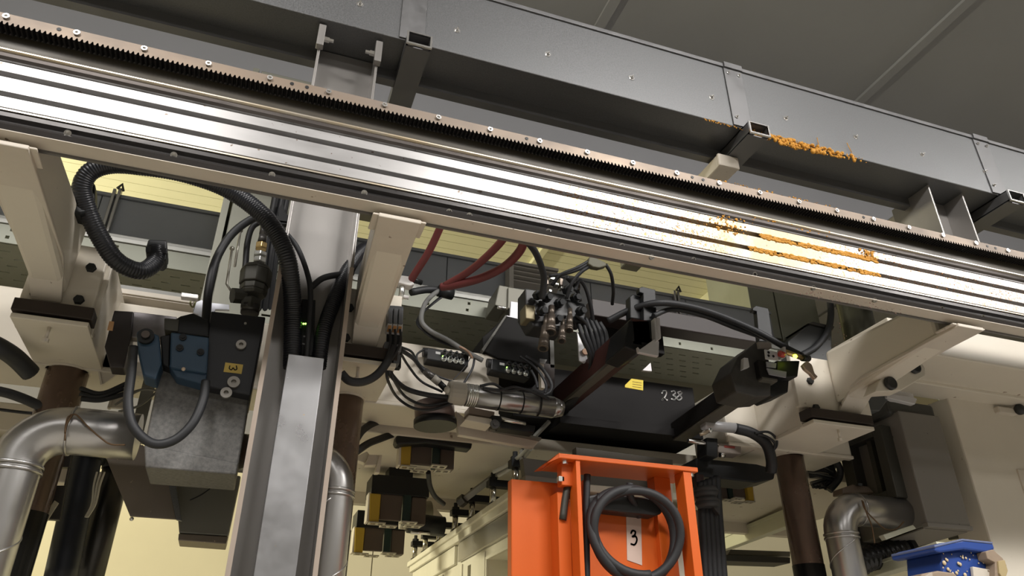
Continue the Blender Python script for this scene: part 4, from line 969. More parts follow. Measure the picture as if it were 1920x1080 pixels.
# ================================================================ orange cart with hose coil
ORANGE = mat('orange_paint', (.70,.125,.012), .42, nscale=5, namt=.25, col2=(.5,.08,.01))
ca = thing('orange_cart', 'orange steel cart frame with a taped number 3 on its panel', 'cart')
Yc = 1.70
def cx(x, y, Y=Yc): return P(x, y, Y=Y).x
zt = P(1180,863,Y=Yc).z; zb = P(1180,872,Y=Yc).z
xa, xb = cx(1048,846), cx(1309,881)
MB().box((xa,Yc,zb), (xb,Yc+.13,zt)).build('top_bar', ORANGE, ca, bevel=.002)
MB().prism([(xa-.03,Yc+.02,zb-.012),(xa,Yc,zb),(xa,Yc,zt),(xa,Yc+.13,zt),(xa,Yc+.13,zb),(xa-.03,Yc+.1,zb-.012)], (.002,0,0)).build('bar_end', ORANGE, ca)
xl0, xl1 = cx(1062,890), cx(1090,890)
MB().box((xl1-.012,Yc+.004,0), (xl1,Yc+.05,zb)).build('front_post', ORANGE, ca, bevel=.001)
MB().box((xl0,Yc+.03,P(1075,905,Y=Yc).z), (xl1-.01,Yc+.06,zb)).build('corner_block', ORANGE, ca, bevel=.002)
xr0, xr1 = cx(1283,890), cx(1298,890)
MB().box((xr0,Yc+.004,0), (xr1,Yc+.05,zb)).build('front_post', ORANGE, ca, bevel=.001)
MB().box((xr0-.045,Yc+.08,0), (xr0+.004,Yc+.12,zb)).build('inner_post', ORANGE, ca, bevel=.001)
pz = P(1190,960,Y=Yc+.1).z
fp = MB().box((xl1+.005,Yc+.10,0), (xr0+.006,Yc+.115,pz)).build('front_panel', ORANGE, ca, bevel=.003)
MB().box((xl0-.11,Yc+.10,0), (xl1-.005,Yc+.13,P(1040,905,Y=Yc+.1).z)).build('side_panel', ORANGE, ca, bevel=.003)
MB().box((xl0-.005,Yc+.05,0), (xl1-.012,Yc+.10,P(1080,915,Y=Yc).z)).build('side_web', ORANGE, ca, bevel=.002)
PR('red_rib', [(1093,900),(1100,900),(1103,1090),(1096,1090)], Yc+.07, .03, ORANGE, ca, .001)
for x, y in ((1063,852),(1300,882)):
    p = P(x, y, Y=Yc-.0); MB().lathe((p.x,Yc+.015,zb), (0,0,-1), [(0,.008),(.010,.008)], 6, False).build('bolt', STEEL, ca)
MB().box(P(1048,902,Y=Yc+.03), P(1054,896,Y=Yc+.045)).build('pale_nut', SILV, ca, bevel=.001)
MB().tube(hosepts([(1066,905),(1060,935),(1055,975)], Yc+.05, 4), .010, 8).build('latch_bar', OLIVE, ca)
tp = PR('paper_tape', [(1174,962),(1202,966),(1204,1060),(1176,1050)], Yc+.0985, .0012, mat('paper_tape', (.66,.50,.42), .7, nscale=20, namt=.15), ca, 0)
PR('tape_fold', [(1174,958),(1180,956),(1200,960),(1202,968),(1174,964)], Yc+.097, .003, mat('tape_fold', (.45,.36,.28), .7), ca, 0)
stroke('handwritten_3', [(1183,1000),(1186,995),(1191,997),(1190,1003),(1186,1006),(1192,1006),(1194,1013),(1190,1021),(1183,1020)], Yc+.0982, .0022, INK, tp)
oz = P(1180,928,Y=Yc+.2).z
PR('dark_tray', [(1100,930),(1130,924),(1235,935),(1243,962),(1230,967),(1108,954)], Yc+.05, .05, mat('black_tray', (.02,.02,.02), .5), ca, .006)
# hose coil: one long hose wound two and a half turns
cc = P(1192,992,Y=Yc+.03); sx = abs(cx(1284,992)-cx(1100,992))/2; sz = (P(1192,897,Y=Yc).z-P(1192,1087,Y=Yc).z)/2
pts = []
for i in range(0, 112):
    a = math.pi*.5+2*math.pi*i/44
    k = 1-.045*(i/44)+.012*math.sin(3*a)
    pts.append(Vector((cc.x+math.cos(a)*sx*k*.93, Yc+.045+.018*math.sin(a*1.3)-.012*(i/44), cc.z-.01+math.sin(a)*sz*k*.93)))
hc = thing('hose_coil', 'coil of thick black hose hanging on the orange cart', 'hose')
MB().tube(pts, .0115, 12).build('hose_body', mat('matt_black_hose', (.018,.018,.02), .6), hc)
MB().tube([pts[6], pts[6]+Vector((.004,-.002,0))], .02, 10).build('tie', BLACK, hc)
MB().tube(hosepts([(1181,905,Yc+.02),(1180,925,Yc+.03),(1192,950,Yc+.06),(1198,968,Yc+.08)], None, 6), .009, 10).build('hose_tail', MATS['matt_black_hose'], hc)
hose('straight black hose standing beside the cart post with the latch bar', [(1101,890),(1099,960),(1100,1095)], .009, Y=Yc+.055)

# ================================================================ mould block with clamps on its rim
MOLD = mat('machined_mould_steel', (.80,.77,.64), .42, .1, nscale=7, namt=.3, stretch=(1,1,.4))
mo = thing('mould_block', 'pale machined mould block with recessed windows behind the orange cart', 'mould')
xm, y0, y1 = .772, 2.0, 3.55
zt = H+.556
OPEN = ((y0+.16,y0+.42,-.40,-.155),(y0+.62,y0+.66,-.5,-.14),(y0+.86,y0+.9,-.5,-.15),(y0+1.1,y0+1.14,-.5,-.17),(y0+1.3,y0+1.34,-.5,-.17))
MB().box((xm+.09,y0,0), (xm+.55,y1,zt-.045)).build('mould_body', MOLD, mo, bevel=.004)
sk = MB(); y = y0                                    # side wall with real pockets
for ya, yb2, za, zb2 in OPEN:
    sk.box((xm,y,0), (xm+.09,ya,zt-.045)); sk.box((xm,ya,0), (xm+.09,yb2,zt+za)); sk.box((xm,ya,zt+zb2), (xm+.09,yb2,zt-.045)); y = yb2
sk.box((xm,y,0), (xm+.09,y1,zt-.045)).build('side_wall', MOLD, mo)
MB().box((xm-.030,y0-.01,zt-.022), (xm+.55,y1,zt)).build('rim_plate', MOLD, mo, bevel=.003)
MB().box((xm-.022,y0-.01,zt-.047), (xm+.02,y1-.02,zt-.02)).build('rim_underside', MOLD, mo, bevel=.002)
MB().box((xm-.012,y0+.02,zt-.115), (xm,y0+.75,zt-.05)).build('ground_strip', STAIN, mo, bevel=.002)
MB().box((xm-.012,y0+.80,zt-.115), (xm,y1-.05,zt-.05)).build('ground_strip', MOLD, mo, bevel=.002)
MB().box((xm-.018,y0-.02,0), (xm+.004,y0+.02,zt-.05)).build('corner_strip', MOLD, mo, bevel=.001)
MB().box((xm+.004,y0-.012,0), (xm+.10,y0,zt-.06)).build('dark_end', GREYS, mo)
MB().box((xm+.095,y0-.02,0), (xm+.11,y0,zt-.055)).build('end_strip', GREYS, mo)
# recessed windows and slots on the lit side
for (ya, yb2, za, zb2) in OPEN:
    f = MB()
    w_ = .010
    if yb2-ya > .1:
        f.box((xm-.008,ya-w_,zt+za), (xm,ya,zt+zb2)).box((xm-.008,yb2,zt+za), (xm,yb2+w_,zt+zb2)).box((xm-.008,ya-w_,zt+zb2), (xm,yb2+w_,zt+zb2+w_)).build('window_rim', MOLD, mo, bevel=.001)
        for j in range(4): MB().box((xm+.04,ya+.02+j*.022,zt+za), (xm+.092,ya+.032+j*.022,zt+zb2-.06-.01*j)).build('inner_rib', MOLD, mo)
MB().box((xm-.008,y0+.05,zt-.45), (xm,y0+.075,zt-.13)).build('slide_rail', STAIN, mo, bevel=.003)
# side panels give relief
for j in range(8):
    ya = y0+.45+j*.135
    if any(ya < o[1] and ya+.10 > o[0] for o in OPEN): continue
    MB().box((xm-.005,ya,0), (xm,ya+.10,zt-.125)).build('side_panel', MOLD, mo, bevel=.001)
def clamp(x, y, Y, k, lab):
    """threaded stud with black strap clamp, standing on the rim"""
    p = P(x, y, Y=Y)
    t = thing('strap_clamp', lab, 'clamp', 'clamps along the mould rim')
    z0 = zt
    MB().cyl((p.x,Y,z0), (p.x,Y,z0+.12*k), .010*k, seg=12).build('stud', mat('chrome_stud', (.6,.58,.5), .2, 1), t)
    MB().lathe((p.x,Y,z0), (0,0,1), [(0,.018*k),(.012*k,.018*k)], 6, False).build('foot_nut', DSTEEL, t)
    MB().box((p.x-.02*k,Y-.018*k,z0+.095*k), (p.x+.10*k,Y+.018*k,z0+.125*k)).build('strap', BLACK, t, bevel=.002)
    MB().lathe((p.x,Y,z0+.125*k), (0,0,1), [(0,.015*k),(.012*k,.015*k),(.012*k,.009*k),(.03*k,.009*k)], 6, False).build('top_nut', BLACK, t)
    return t
labs = ['strap clamp on the mould rim nearest the orange cart', 'second strap clamp from the orange cart on the mould rim', 'third strap clamp from the orange cart on the mould rim', 'fourth strap clamp from the orange cart on the mould rim', 'fifth strap clamp from the orange cart on the mould rim', 'sixth strap clamp from the orange cart on the mould rim', 'last strap clamp at the far end of the mould rim']
for i, (Y, k) in enumerate(((2.14,1.0),(2.36,.9),(2.60,.95),(2.82,.9),(3.06,.9),(3.30,.9),(3.50,.9))):
    px = P(1000, 900, Y=2.0)
    t = thing('strap_clamp', labs[i], 'clamp', 'clamps along the mould rim')
    x = xm-.008; z0 = zt
    MB().cyl((x,Y,z0), (x,Y,z0+.085*k), .011, seg=12).build('stud', mat('chrome_stud', (.6,.58,.5), .2, 1), t)
    MB().lathe((x,Y,z0), (0,0,1), [(0,.018),(.010,.018)], 6, False).build('foot_nut', DSTEEL, t)
    MB().box((x-.018,Y-.018,z0+.07*k), (x+.10,Y+.018,z0+.095*k)).build('strap', BLACK, t, bevel=.002)
    MB().lathe((x,Y,z0+.095*k), (0,0,1), [(0,.015),(.010,.015),(.010,.008),(.026,.008)], 6, False).build('top_nut', BLACK, t)
del clamp
hose('pale hose leaning along the mould rim by the carriage', [(925,885,2.25),(950,873,2.2),(975,855,2.1),(990,840,2.05)], .006, mat('pale_hose', (.5,.5,.44), .4), name='hose')
hose('second pale hose leaning along the mould rim by the carriage', [(935,892,2.25),(962,876,2.18),(982,858,2.1),(995,842,2.05)], .006, MATS['pale_hose'], name='hose')
t = thing('support_strut', 'grey square strut rising from the mould rim to the maroon arm', 'strut')
MB().tube(pix([(865,940,2.6),(1010,830,2.35)]), .014, 4, smooth=False).build('bar', GREYS, t)
MB().tube(pix([(862,943,2.6),(872,935,2.58)]), .02, 6, smooth=False).build('foot', DSTEEL, t)
t = thing('support_strut', 'grey flat strut ending beside the pale hoses', 'strut')
MB().tube(pix([(980,842,2.1),(1030,790,2.1)]), .007, 4, smooth=False).build('bar', GREYS, t)
MB().tube(pix([(978,844,2.1),(982,898,2.08)]), .007, 4, smooth=False).build('foot', GREYS, t)
t = thing('grey_head_box', 'grey head plate between the mould and the lift bottom', 'head plate')
PR('plate', [(980,858),(1045,866),(1045,905),(985,898)], 1.99, .03, mat('dull_head', (.14,.13,.11), .5, .3), t, .002)
PR('ledge', [(985,890),(1070,900),(1070,915),(985,905)], 1.97, .05, mat('dull_ledge', (.22,.2,.165), .5, .3), t, .002)
PR('rear_plate', [(1080,838),(1262,862),(1262,930),(1080,905)], 2.02, .03, MATS['dull_head'], t, .002)
PR('pale_plate', [(1225,885),(1262,890),(1262,945),(1228,928)], 1.98, .03, CREAMD, t, .002)

# ================================================================ dark underside of the machine bed
mb_ = thing('machine_bed', 'cream machine bed plate above the grippers', 'machine bed')
BED = CREAM
MB().box((.05,2.215,H+.715), (2.45,3.0,H+.755)).build('bed_plate', BED, mb_, bevel=.004)
MB().box((.05,2.96,H+.67), (2.45,3.0,H+.715)).build('edge_rib', BED, mb_)
# ================================================================ grippers hanging under the frame
YEL = mat('yellow_guard', (.45,.30,.03), .5)
BRP = mat('brown_panel', (.10,.075,.062), .5, nscale=9, namt=.4)
HOLE = mat('pale_hole_plate', (.45,.42,.35), .4, .3)
def holeplate(pts, Y, parent):
    """flat foot plate with two square openings, lying level"""
    a, b, c, d = [Vector(q) for q in pts]
    m = MB(); U_, V_ = b-a, d-a; h = Vector((0,0,-.004))
    def q(u, v): return a+U_*u+V_*v
    us, vs_ = (0,.12,.42,.58,.88,1), (0,.22,.78,1)
    for i in range(5):
        for j in range(3):
            if j == 1 and i in (1,3): continue
            m.prism([q(us[i],vs_[j]), q(us[i+1],vs_[j]), q(us[i+1],vs_[j+1]), q(us[i],vs_[j+1])], h)
    return m.build('hole_plate', HOLE, parent)
def gripper(label, ox, oy, Y, s, mx=1):
    """ox, oy pixel of the lower left corner of the yellow guard; s = size in metres"""
    t = thing('gripper_module', label, 'gripper', 'gripper modules under the frame')
    o = P(ox, oy, Y=Y)
    B = lambda n, x0, x1, y0, y1, z0, z1, m, bv=.003: MB().box(o+Vector((x0*mx,y0,z0))*s, o+Vector((x1*mx,y1,z1))*s).build(n, m, t, bev if False else bv)
    B('body', .0, 1.55, .1, 1.0, .75, 1.25, BLACK, .02*s)
    B('neck', .45, 1.1, .2, .8, 1.25, 1.75, BLACK, .02*s)
    B('hanger', .6, .9, .35, .65, 1.75, max(1.8, (H+.70-o.z)/s), DSTEEL, .001)
    MB().prism([o+Vector((v[0]*mx,v[1],v[2]))*s for v in ((0,0,0),(.25,0,0),(.25,0,.72),(-.05,0,.72))], (0,.3*s,0)).build('yellow_guard', YEL, t, bevel=.004)
    B('pale_edge', -.07, 0, .02, .4, 0, .75, CREAMD)
    B('brown_panel', .27, .85, .15, .25, .1, .8, BRP)
    B('green_rod', .87, 1.08, .1, .3, .02, .8, mat('dark_green_rod', (.012,.03,.028), .4))
    B('brown_panel', 1.1, 1.5, .15, .5, .05, .75, BRP)
    for (x0, yy) in ((0,-.05),(.35,.2),(.95,-.02),(.75,-.4)):
        holeplate([o+Vector((x0*mx,yy,0))*s, o+Vector(((x0+.42)*mx,yy,0))*s, o+Vector(((x0+.42)*mx,yy+.3,0))*s, o+Vector((x0*mx,yy+.3,0))*s], Y, t)
    return t
gA = gripper('black and yellow gripper module below the cable loops', 752, 872, 2.25, .115)
PR('upper_body', [(742,826),(748,800),(775,788),(862,790),(888,822),(884,842),(800,830),(745,834)], 2.22, .05, BLACK, gA, .006)
gripper('black and yellow gripper module beside the silver pipe', 692, 978, 2.55, .13)
gripper('black and yellow gripper module with nothing hanging below it', 664, 1036, 3.0, .13)
gripper('black and yellow gripper module behind the orange cart and its hoses', 1415, 940, 2.25, .09, -1)
t = thing('motor_can', 'dark pinkish motor can above the gripper module', 'motor')
MB().cyl(P(816,790,Y=1.96), P(814,756,Y=1.96), .056, seg=24).build('can', mat('pinkish_motor', (.22,.17,.165), .35, .5, nscale=14, namt=.5, col2=(.08,.06,.06)), t)
MB().cyl(P(816,800,Y=1.96), P(816,788,Y=1.96), .060, seg=24).build('flange', BLACK, t)
t = thing('cream_stop_plates', 'two pale bent plates beside the silver pipe top', 'plate')
PR('plate', [(668,856),(688,846),(693,852),(684,868),(668,862)], 2.3, .03, CREAM, t)
PR('plate', [(692,852),(714,853),(706,872),(684,872)], 2.28, .03, CREAMD, t)
PR('plate', [(712,853),(717,853),(712,886),(703,886)], 2.27, .03, CREAM, t)
for i, pts in enumerate(([(664,830,2.1),(682,805,2.15),(710,790,2.2),(752,786,2.25)], [(664,850,2.1),(690,832,2.15),(715,822,2.2),(742,812,2.25)])):
    hose(['upper black hose arching from the brown post to the gripper', 'lower black hose arching from the brown post to the gripper'][i], pts, .011)
hose('black hose hanging from the gripper down to the clamps', [(803,885,2.3),(806,910,2.35),(815,930,2.4),(832,945,2.45)], .008)
t = thing('air_cylinder', 'black air cylinder with pale ends lying behind the clamps', 'cylinder')
MB().tube(pix([(765,980,2.7),(832,988,2.7)]), .035, 18).build('barrel', BLACK, t)
MB().tube(pix([(750,978,2.7),(766,980,2.7)]), .026, 12).build('end_block', mat('pale_cast', (.36,.33,.26), .5, .3), t)
MB().tube(pix([(770,998,2.68),(806,1000,2.68)]), .006, 8).build('tie_rod', STEEL, t)
t = thing('pale_filter', 'pale cloudy filter bowl above the air cylinder', 'filter')
MB().tube(pix([(776,960,2.8),(808,958,2.8)]), .036, 18).build('bowl', mat('cloudy_bowl', (.30,.28,.21), .35), t)
PR('cone', [(792,928),(800,932),(832,970),(806,972),(808,950)], 2.85, .05, CREAM, t, .002)
t = thing('cream_frame_plate', 'olive cream frame plate with weld beads below the block beside the relay strip', 'frame plate')
PR('plate', [(675,752),(740,760),(736,778),(722,800),(700,798),(690,770)], 2.25, .2, CREAM, t, .003)
PR('small_plate', [(748,757),(766,762),(758,780),(735,776)], 2.22, .02, CREAMD, t, .002)
PR('small_plate', [(764,764),(774,766),(772,792),(758,790)], 2.2, .02, CREAMD, t, .002)
# ================================================================ behind the brown-spattered bracket
t = thing('galvanised_riser', 'square galvanised duct riser behind the brown-spattered bracket', 'duct')
yg = 2.45
xa, xb, xc = P(1405,560,Y=yg).x, P(1458,590,Y=yg).x, P(1535,600,Y=yg).x
zb = P(1470,636,Y=yg).z
RISM = mat('riser_olive', (.36,.37,.30), .42, .5, nscale=5, namt=.35, stretch=(1,1,.4))
MB().box((xa,yg,zb), (xb-.002,yg+.3,H+2.1)).build('riser_panel', RISM, t, bevel=.002)
MB().box((xb+.002,yg-.004,zb-.01), (xc,yg+.3,H+2.1)).build('riser_panel', RISM, t, bevel=.002)
MB().box((xa,yg+.004,zb+.002), (xc-.004,yg+.29,zb+.01)).build('bottom_plate', GREYS, t)
t = thing('dark_round_pipe', 'dark round pipe rising behind the brown-spattered bracket', 'pipe')
MB().tube(pix([(1594,545,2.35),(1634,720,2.35)]), .072, 24).build('pipe', mat('olive_dark_pipe', (.13,.13,.10), .35, .6), t)
MB().tube(pix([(1594,545,2.35),(1596,552,2.35)]), .075, 24).build('collar', DSTEEL, t)
t = thing('dark_duct_elbow', 'dark grey duct elbow between the riser and the bracket', 'duct')
PR('elbow_box', [(1478,640),(1520,606),(1560,615),(1560,690),(1500,705),(1480,680)], 2.3, .2, mat('dark_duct', (.06,.062,.062), .5, .3), t, .005)
PR('elbow_rim', [(1515,606),(1525,603),(1565,612),(1562,618)], 2.29, .22, DSTEEL, t, .002)
hose('black hose curving down in front of the duct elbow', [(1556,560,2.27),(1558,590,2.27),(1552,620,2.28),(1530,650,2.285),(1500,668,2.29)], .014)
t = thing('side_wire_tangle', 'tangle of dark cables beside the tube post', 'cable bundle')
random.seed(3)
for k in range(12):
    x0, y0 = 1508+random.random()*12, 850+k*4
    MB().tube(hosepts([(x0,y0,2.2),(1535+random.random()*14,846+k*4+random.random()*8,2.18),(1560+random.random()*8,872+k*3,2.18),(1545+random.random()*10,895+k*2,2.2),(1520+k*2,905+random.random()*10,2.2)], None, 6), .005, 7).build('cable', RUBBER if k % 3 else mat('grey_wire', (.12,.12,.11), .5), t)
hose('thick black hose arching from the tube post to the switch box', [(1510,838,2.12),(1545,822,2.1),(1580,812,2.08),(1615,800,2.06),(1640,790,2.05)], .022)
hose('dark hose looping round the cable tangle', [(1520,848,2.14),(1550,850,2.13),(1572,872,2.13),(1574,895,2.14),(1555,920,2.16)], .012)
t = thing('pale_conduit', 'pale grey conduit with a black hose bending down beside the lift arm', 'conduit')
MB().tube(pix([(1318,797,1.96),(1380,803,1.96)]), .0165, 16).build('conduit', mat('pale_conduit', (.42,.42,.43), .45, .2), t)
MB().tube(hosepts([(1378,803,1.96),(1410,812,1.95),(1436,832,1.94),(1446,862,1.95),(1446,885,1.97)], None, 6), .0175, 14).build('hose', RUBBER, t)
for i, pts in enumerate(([(1415,812,1.93),(1440,810,1.92),(1455,822,1.92),(1456,836,1.93),(1446,848,1.94)], [(1420,815,1.93),(1436,818,1.92),(1452,830,1.92),(1450,845,1.93)])):
    hose(['outer thin cable looping at the conduit end', 'inner thin cable looping at the conduit end'][i], pts, .004, cat='cable', name='cable')
t = thing('slide_cylinder', 'small slide cylinder with red label below the pale conduit', 'cylinder')
PR('body', [(1346,830),(1390,834),(1390,852),(1346,848)], 2.0, .05, mat('pale_slide', (.28,.24,.21), .45, .2), t, .003)
PR('red_label', [(1358,835),(1378,837),(1378,841),(1358,839)], 1.999, .002, mat('red_label', (.28,.05,.04), .5), t, 0)
MB().tube(pix([(1290,826,2.0),(1346,836,2.0)]), .007, 10).build('rod', STEEL, t)
PR('black_mount', [(1325,820),(1346,822),(1346,858),(1325,854)], 1.99, .06, BLACK, t, .003)
MB().tube(pix([(1350,853,1.99),(1358,854,1.99)]), .008, 10).build('nut', STEEL, t)
t = thing('brass_elbow_fitting', 'small brass elbow fitting under the pale conduit', 'fitting')
MB().tube(hosepts([(1312,815,1.97),(1322,812,1.96),(1330,806,1.96)], None, 4), .006, 8).build('tube', mat('pale_brass', (.4,.33,.24), .4, .5), t)
MB().ball(P(1331,807,Y=1.955), .009, 10, 6).build('nut', SILV, t)
t = thing('black_valve_bank', 'black valve bank under the slide cylinder', 'valve bank')
PR('bank', [(1305,858),(1420,870),(1455,880),(1452,898),(1418,905),(1305,892)], 2.04, .1, BLACK, t, .005)
PR('maroon_block', [(1305,888),(1320,890),(1320,915),(1306,912)], 2.0, .05, MAROON, t, .002)
# black hoses standing beside the cart
for i in range(5):
    hose(['standing black hose touching the orange cart post', 'second standing black hose from the orange cart post', 'third standing black hose from the orange cart post', 'fourth standing black hose from the orange cart post', 'standing black hose farthest from the orange cart post'][i], [(1312+i*8,905-i*3,1.98),(1316+i*8,960,1.98),(1322+i*9,1095,1.98)], .0115)
t = thing('rubber_boot', 'wrinkled black rubber boot on top of the standing hoses', 'boot')
MB().lathe(P(1328,952,Y=1.96), (-.05,0,1), [(0,.03),(.015,.038),(.03,.03),(.045,.04),(.06,.034)], 14).build('boot', mat('dusty_rubber', (.04,.04,.04), .6), t)
PR('boot_flap', [(1338,926),(1352,940),(1350,966),(1338,950)], 1.95, .02, MATS['dusty_rubber'], t, .003)
# ================================================================ switch box
sb = thing('grey_switch_box', 'grey metal switch box with a recessed side window', 'switch box')
ys = 1.86
x0 = P(1697,820,Y=ys).x; x1 = P(1790,880,Y=ys).x
z0 = P(1722,985,Y=ys).z; z1 = P(1690,770,Y=ys).z
BOXM = mat('box_grey_paint', (.20,.185,.165), .5, nscale=4, namt=.2, spots=[(60,.74,(.06,.05,.04),.02)])
MB().box((x0,ys,z0), (x1,ys+.30,z1)).build('box_body', BOXM, sb, bevel=.005)
MB().box((x0-.045,ys+.05,z0+.10), (x0+.002,ys+.09,z1-.04)).box((x0-.045,ys+.21,z0+.10), (x0+.002,ys+.26,z1-.04)).box((x0-.045,ys+.09,z0+.10), (x0+.002,ys+.21,z0+.13)).box((x0-.045,ys+.09,z1-.07), (x0+.002,ys+.21,z1-.04)).build('side_frame', OLIVE, sb, bevel=.003)
MB().box((x0-.025,ys+.125,z0+.13), (x0+.002,ys+.145,z1-.07)).build('window_bar', OLIVE, sb)
MB().box((x0-.004,ys-.004,z0-.002), (x1+.002,ys+.02,z0+.012)).build('bottom_lip', BOXM, sb, bevel=.002)
MB().prism([(x0,ys+.02,z0),(x1,ys+.02,z0),(x1-.01,ys+.28,z0-.015),(x0+.02,ys+.28,z0-.015)], (0,0,-.004)).build('bottom_plate', BOXM, sb)
MB().box((x0-.02,ys+.02,z1-.01), (x1+.01,ys+.31,z1+.05)).build('hood', mat('dark_hood', (.05,.05,.046), .55), sb, bevel=.012)
PR('strip_plate', [(1656,1003),(1712,984),(1718,991),(1662,1012)], ys+.02, .02, mat('pale_green_plate', (.45,.45,.36), .5), sb, .001)
PR('dark_visor', [(1616,735),(1658,714),(1668,746),(1650,770),(1622,770)], 1.78, .08, mat('slate_visor', (.07,.075,.075), .5), sb, .003)
PR('pale_visor_rim', [(1654,708),(1660,710),(1668,738),(1712,744),(1720,748),(1716,758),(1664,746)], 1.77, .02, PALE, sb, .002)
PR('pale_visor_top', [(1672,740),(1684,732),(1712,738),(1716,752),(1680,748)], 1.79, .03, PALE, sb, .002)
t = thing('tie_wire', 'thin black wire tied round the silver elbow at the switch box', 'wire')
MB().tube(hosepts([(1616,938),(1622,955),(1640,975),(1660,992),(1680,992),(1695,978)], 1.89, 6), .0022, 6).build('wire', RUSTW, t)
MB().tube(hosepts([(1618,940),(1626,965),(1634,985),(1640,1018)], 1.885, 6), .0022, 6).build('wire_tail', RUSTW, t)
# things seen between the box and the pillar
t = thing('tube_lamp', 'thin bright tube lamp seen between the switch box and the pillar', 'lamp')
MB().tube(pix([(1757,786,3.2),(1792,775,3.2)]), .012, 10).build('tube', mat('lit_tube', (.9,.95,.75), .4, emit=((.9,1,.6), 25)), t)
MB().tube(pix([(1752,792,3.22),(1796,778,3.22)]), .03, 4, smooth=False).build('housing', mat('olive_housing', (.2,.2,.08), .5), t)
p = P(1774,783,Y=3.23); MB().cyl((p.x,3.24,p.z), (p.x,3.24,ZC), .008, seg=8).build('stem', OLIVE, t)
for i, pts in enumerate(([(1742,758),(1750,772),(1768,770),(1782,790)], [(1748,790),(1762,776),(1776,763)], [(1740,765),(1746,780),(1752,795)])):
    hose(['dark wire bowing over the thin tube lamp', 'dark red wire crossing above the thin tube lamp', 'dark wire upright beside the thin tube lamp'][i], pts, .007, mat('dark_red_wire', (.06,.02,.015), .5), Y=3.19, cat='wire', name='wire')
t = thing('dark_motor_stack', 'dark motor and cable stack between the switch box and the pillar', 'motor')
PR('motor', [(1775,795),(1795,800),(1815,850),(1830,905),(1800,905),(1785,860)], 2.4, .1, mat('near_black', (.015,.015,.015), .5), t, .004)
MB().tube(pix([(1790,836,2.35),(1815,838,2.35)]), .016, 12).build('pale_shaft', mat('pale_shaft', (.35,.31,.22), .4, .4), t)
for k in range(5): MB().tube(hosepts([(1788+k*2,895+k*9,2.36),(1806+k*3,898+k*8,2.34),(1826+k*3,886+k*9,2.36)], None, 4), .009, 8).build('loop', RUBBER, t)
MB().box((P(1790,850,Y=2.45).x,2.44,H+.2), (P(1790,850,Y=2.45).x+.06,2.5,P(1790,850,Y=2.45).z)).build('mount_post', MATS['near_black'], t)
MB().box((P(1790,850,Y=2.45).x,2.44,0), (P(1790,850,Y=2.45).x+.06,2.5,H+.21)).build('mount_post', MATS['near_black'], t)
PR('lower_motor', [(1800,940),(1838,930),(1862,1000),(1815,1005)], 2.38, .1, MATS['near_black'], t, .004)
PR('grey_band', [(1800,960),(1842,952),(1848,966),(1806,978)], 2.36, .1, mat('grey_band', (.12,.12,.11), .5), t, .003)
# blue box
BLUEP = mat('blue_box_paint', (.025,.07,.30), .4, nscale=8, namt=.25)
bx = thing('blue_terminal_box', 'dirty blue plastic box with a ribbed rim and crumbs on it', 'box')
yb = 1.55
PR('box_body', [(1764,1035),(1808,1030),(1852,1042),(1858,1095),(1770,1095)], yb, .12, BLUEP, bx, .006)
PR('rim', [(1752,1024),(1765,1018),(1805,1012),(1822,1012),(1862,1018),(1866,1030),(1852,1036),(1808,1030),(1764,1036),(1754,1034)], yb-.02, .15, BLUEP, bx, .005)
PR('rim_top', [(1752,1022),(1805,1010),(1862,1016),(1862,1020),(1805,1014),(1753,1027)], yb-.022, .15, mat('dusty_blue', (.12,.15,.28), .6), bx, .002)
PR('pale_plate', [(1824,1062),(1858,1068),(1860,1095),(1828,1095)], yb-.012, .01, CREAMD, bx, .002)
dm = MB(); random.seed(5)
for k in range(46):
    x = 1768+random.random()*92; y = 1036+random.random()*42
    p = P(x, y, Y=yb-.003); dm.ball(p, .0018+random.random()**2*.005, 7, 5, (1,.5,1))
dm.build('crumbs', mat('pale_crumb', (.62,.50,.32), .8), bx, kind='stuff')
t = thing('cardboard_scrap', 'crumpled brown scrap stuck behind the blue box', 'scrap')
PR('scrap', [(1848,1034),(1862,1030),(1880,1046),(1888,1060),(1886,1095),(1866,1095),(1866,1055),(1852,1048)], yb-.03, .03, mat('brown_scrap', (.33,.25,.18), .8, nscale=30, namt=.5), t, .002)
PR('scrap_edge', [(1872,1052),(1884,1050),(1890,1070),(1884,1090),(1874,1075)], yb-.035, .02, mat('ochre_scrap', (.42,.33,.17), .8), t, .001)
t = thing('crumpled_sheet', 'crumpled brown sheet in front of the blue box foot', 'scrap')
PR('sheet', [(1718,1095),(1730,1076),(1760,1070),(1790,1074),(1810,1095)], yb-.05, .05, MATS['brown_scrap'], t, .004)
PR('sheet_fold', [(1735,1080),(1748,1072),(1752,1095),(1740,1095)], yb-.056, .02, mat('pale_fold', (.45,.38,.3), .8), t, .001)
# pale bars
PALEG = mat('pale_green_paint', (.60,.60,.47), .45, nscale=5, namt=.15)
t = thing('pale_green_rail', 'pale green rail running to the blue box', 'rail')
a, b = P(1764,1042,Y=1.75), P(1600,1092,Y=2.2)
MB().prism([a+Vector((0,0,-.0)), a+Vector((0,0,.035)), a+Vector((.05,0,.035)), a+Vector((.05,0,0))], b-a).build('rail_bar', PALEG, t, bevel=.003)
MB().prism([a+Vector((-.004,0,.030)), a+Vector((-.004,0,.040)), a+Vector((.055,0,.040)), a+Vector((.055,0,.030))], b-a).build('rail_lip', PALEG, t, bevel=.001)
t = thing('pale_green_rail', 'pale green rail sloping behind the tube post', 'rail')
a, b = P(1478,985,Y=2.6), P(1348,1034,Y=3.3)
MB().prism([a, a+Vector((0,0,.06)), a+Vector((.04,0,.06)), a+Vector((.04,0,0))], b-a).build('rail_bar', PALEG, t, bevel=.003)
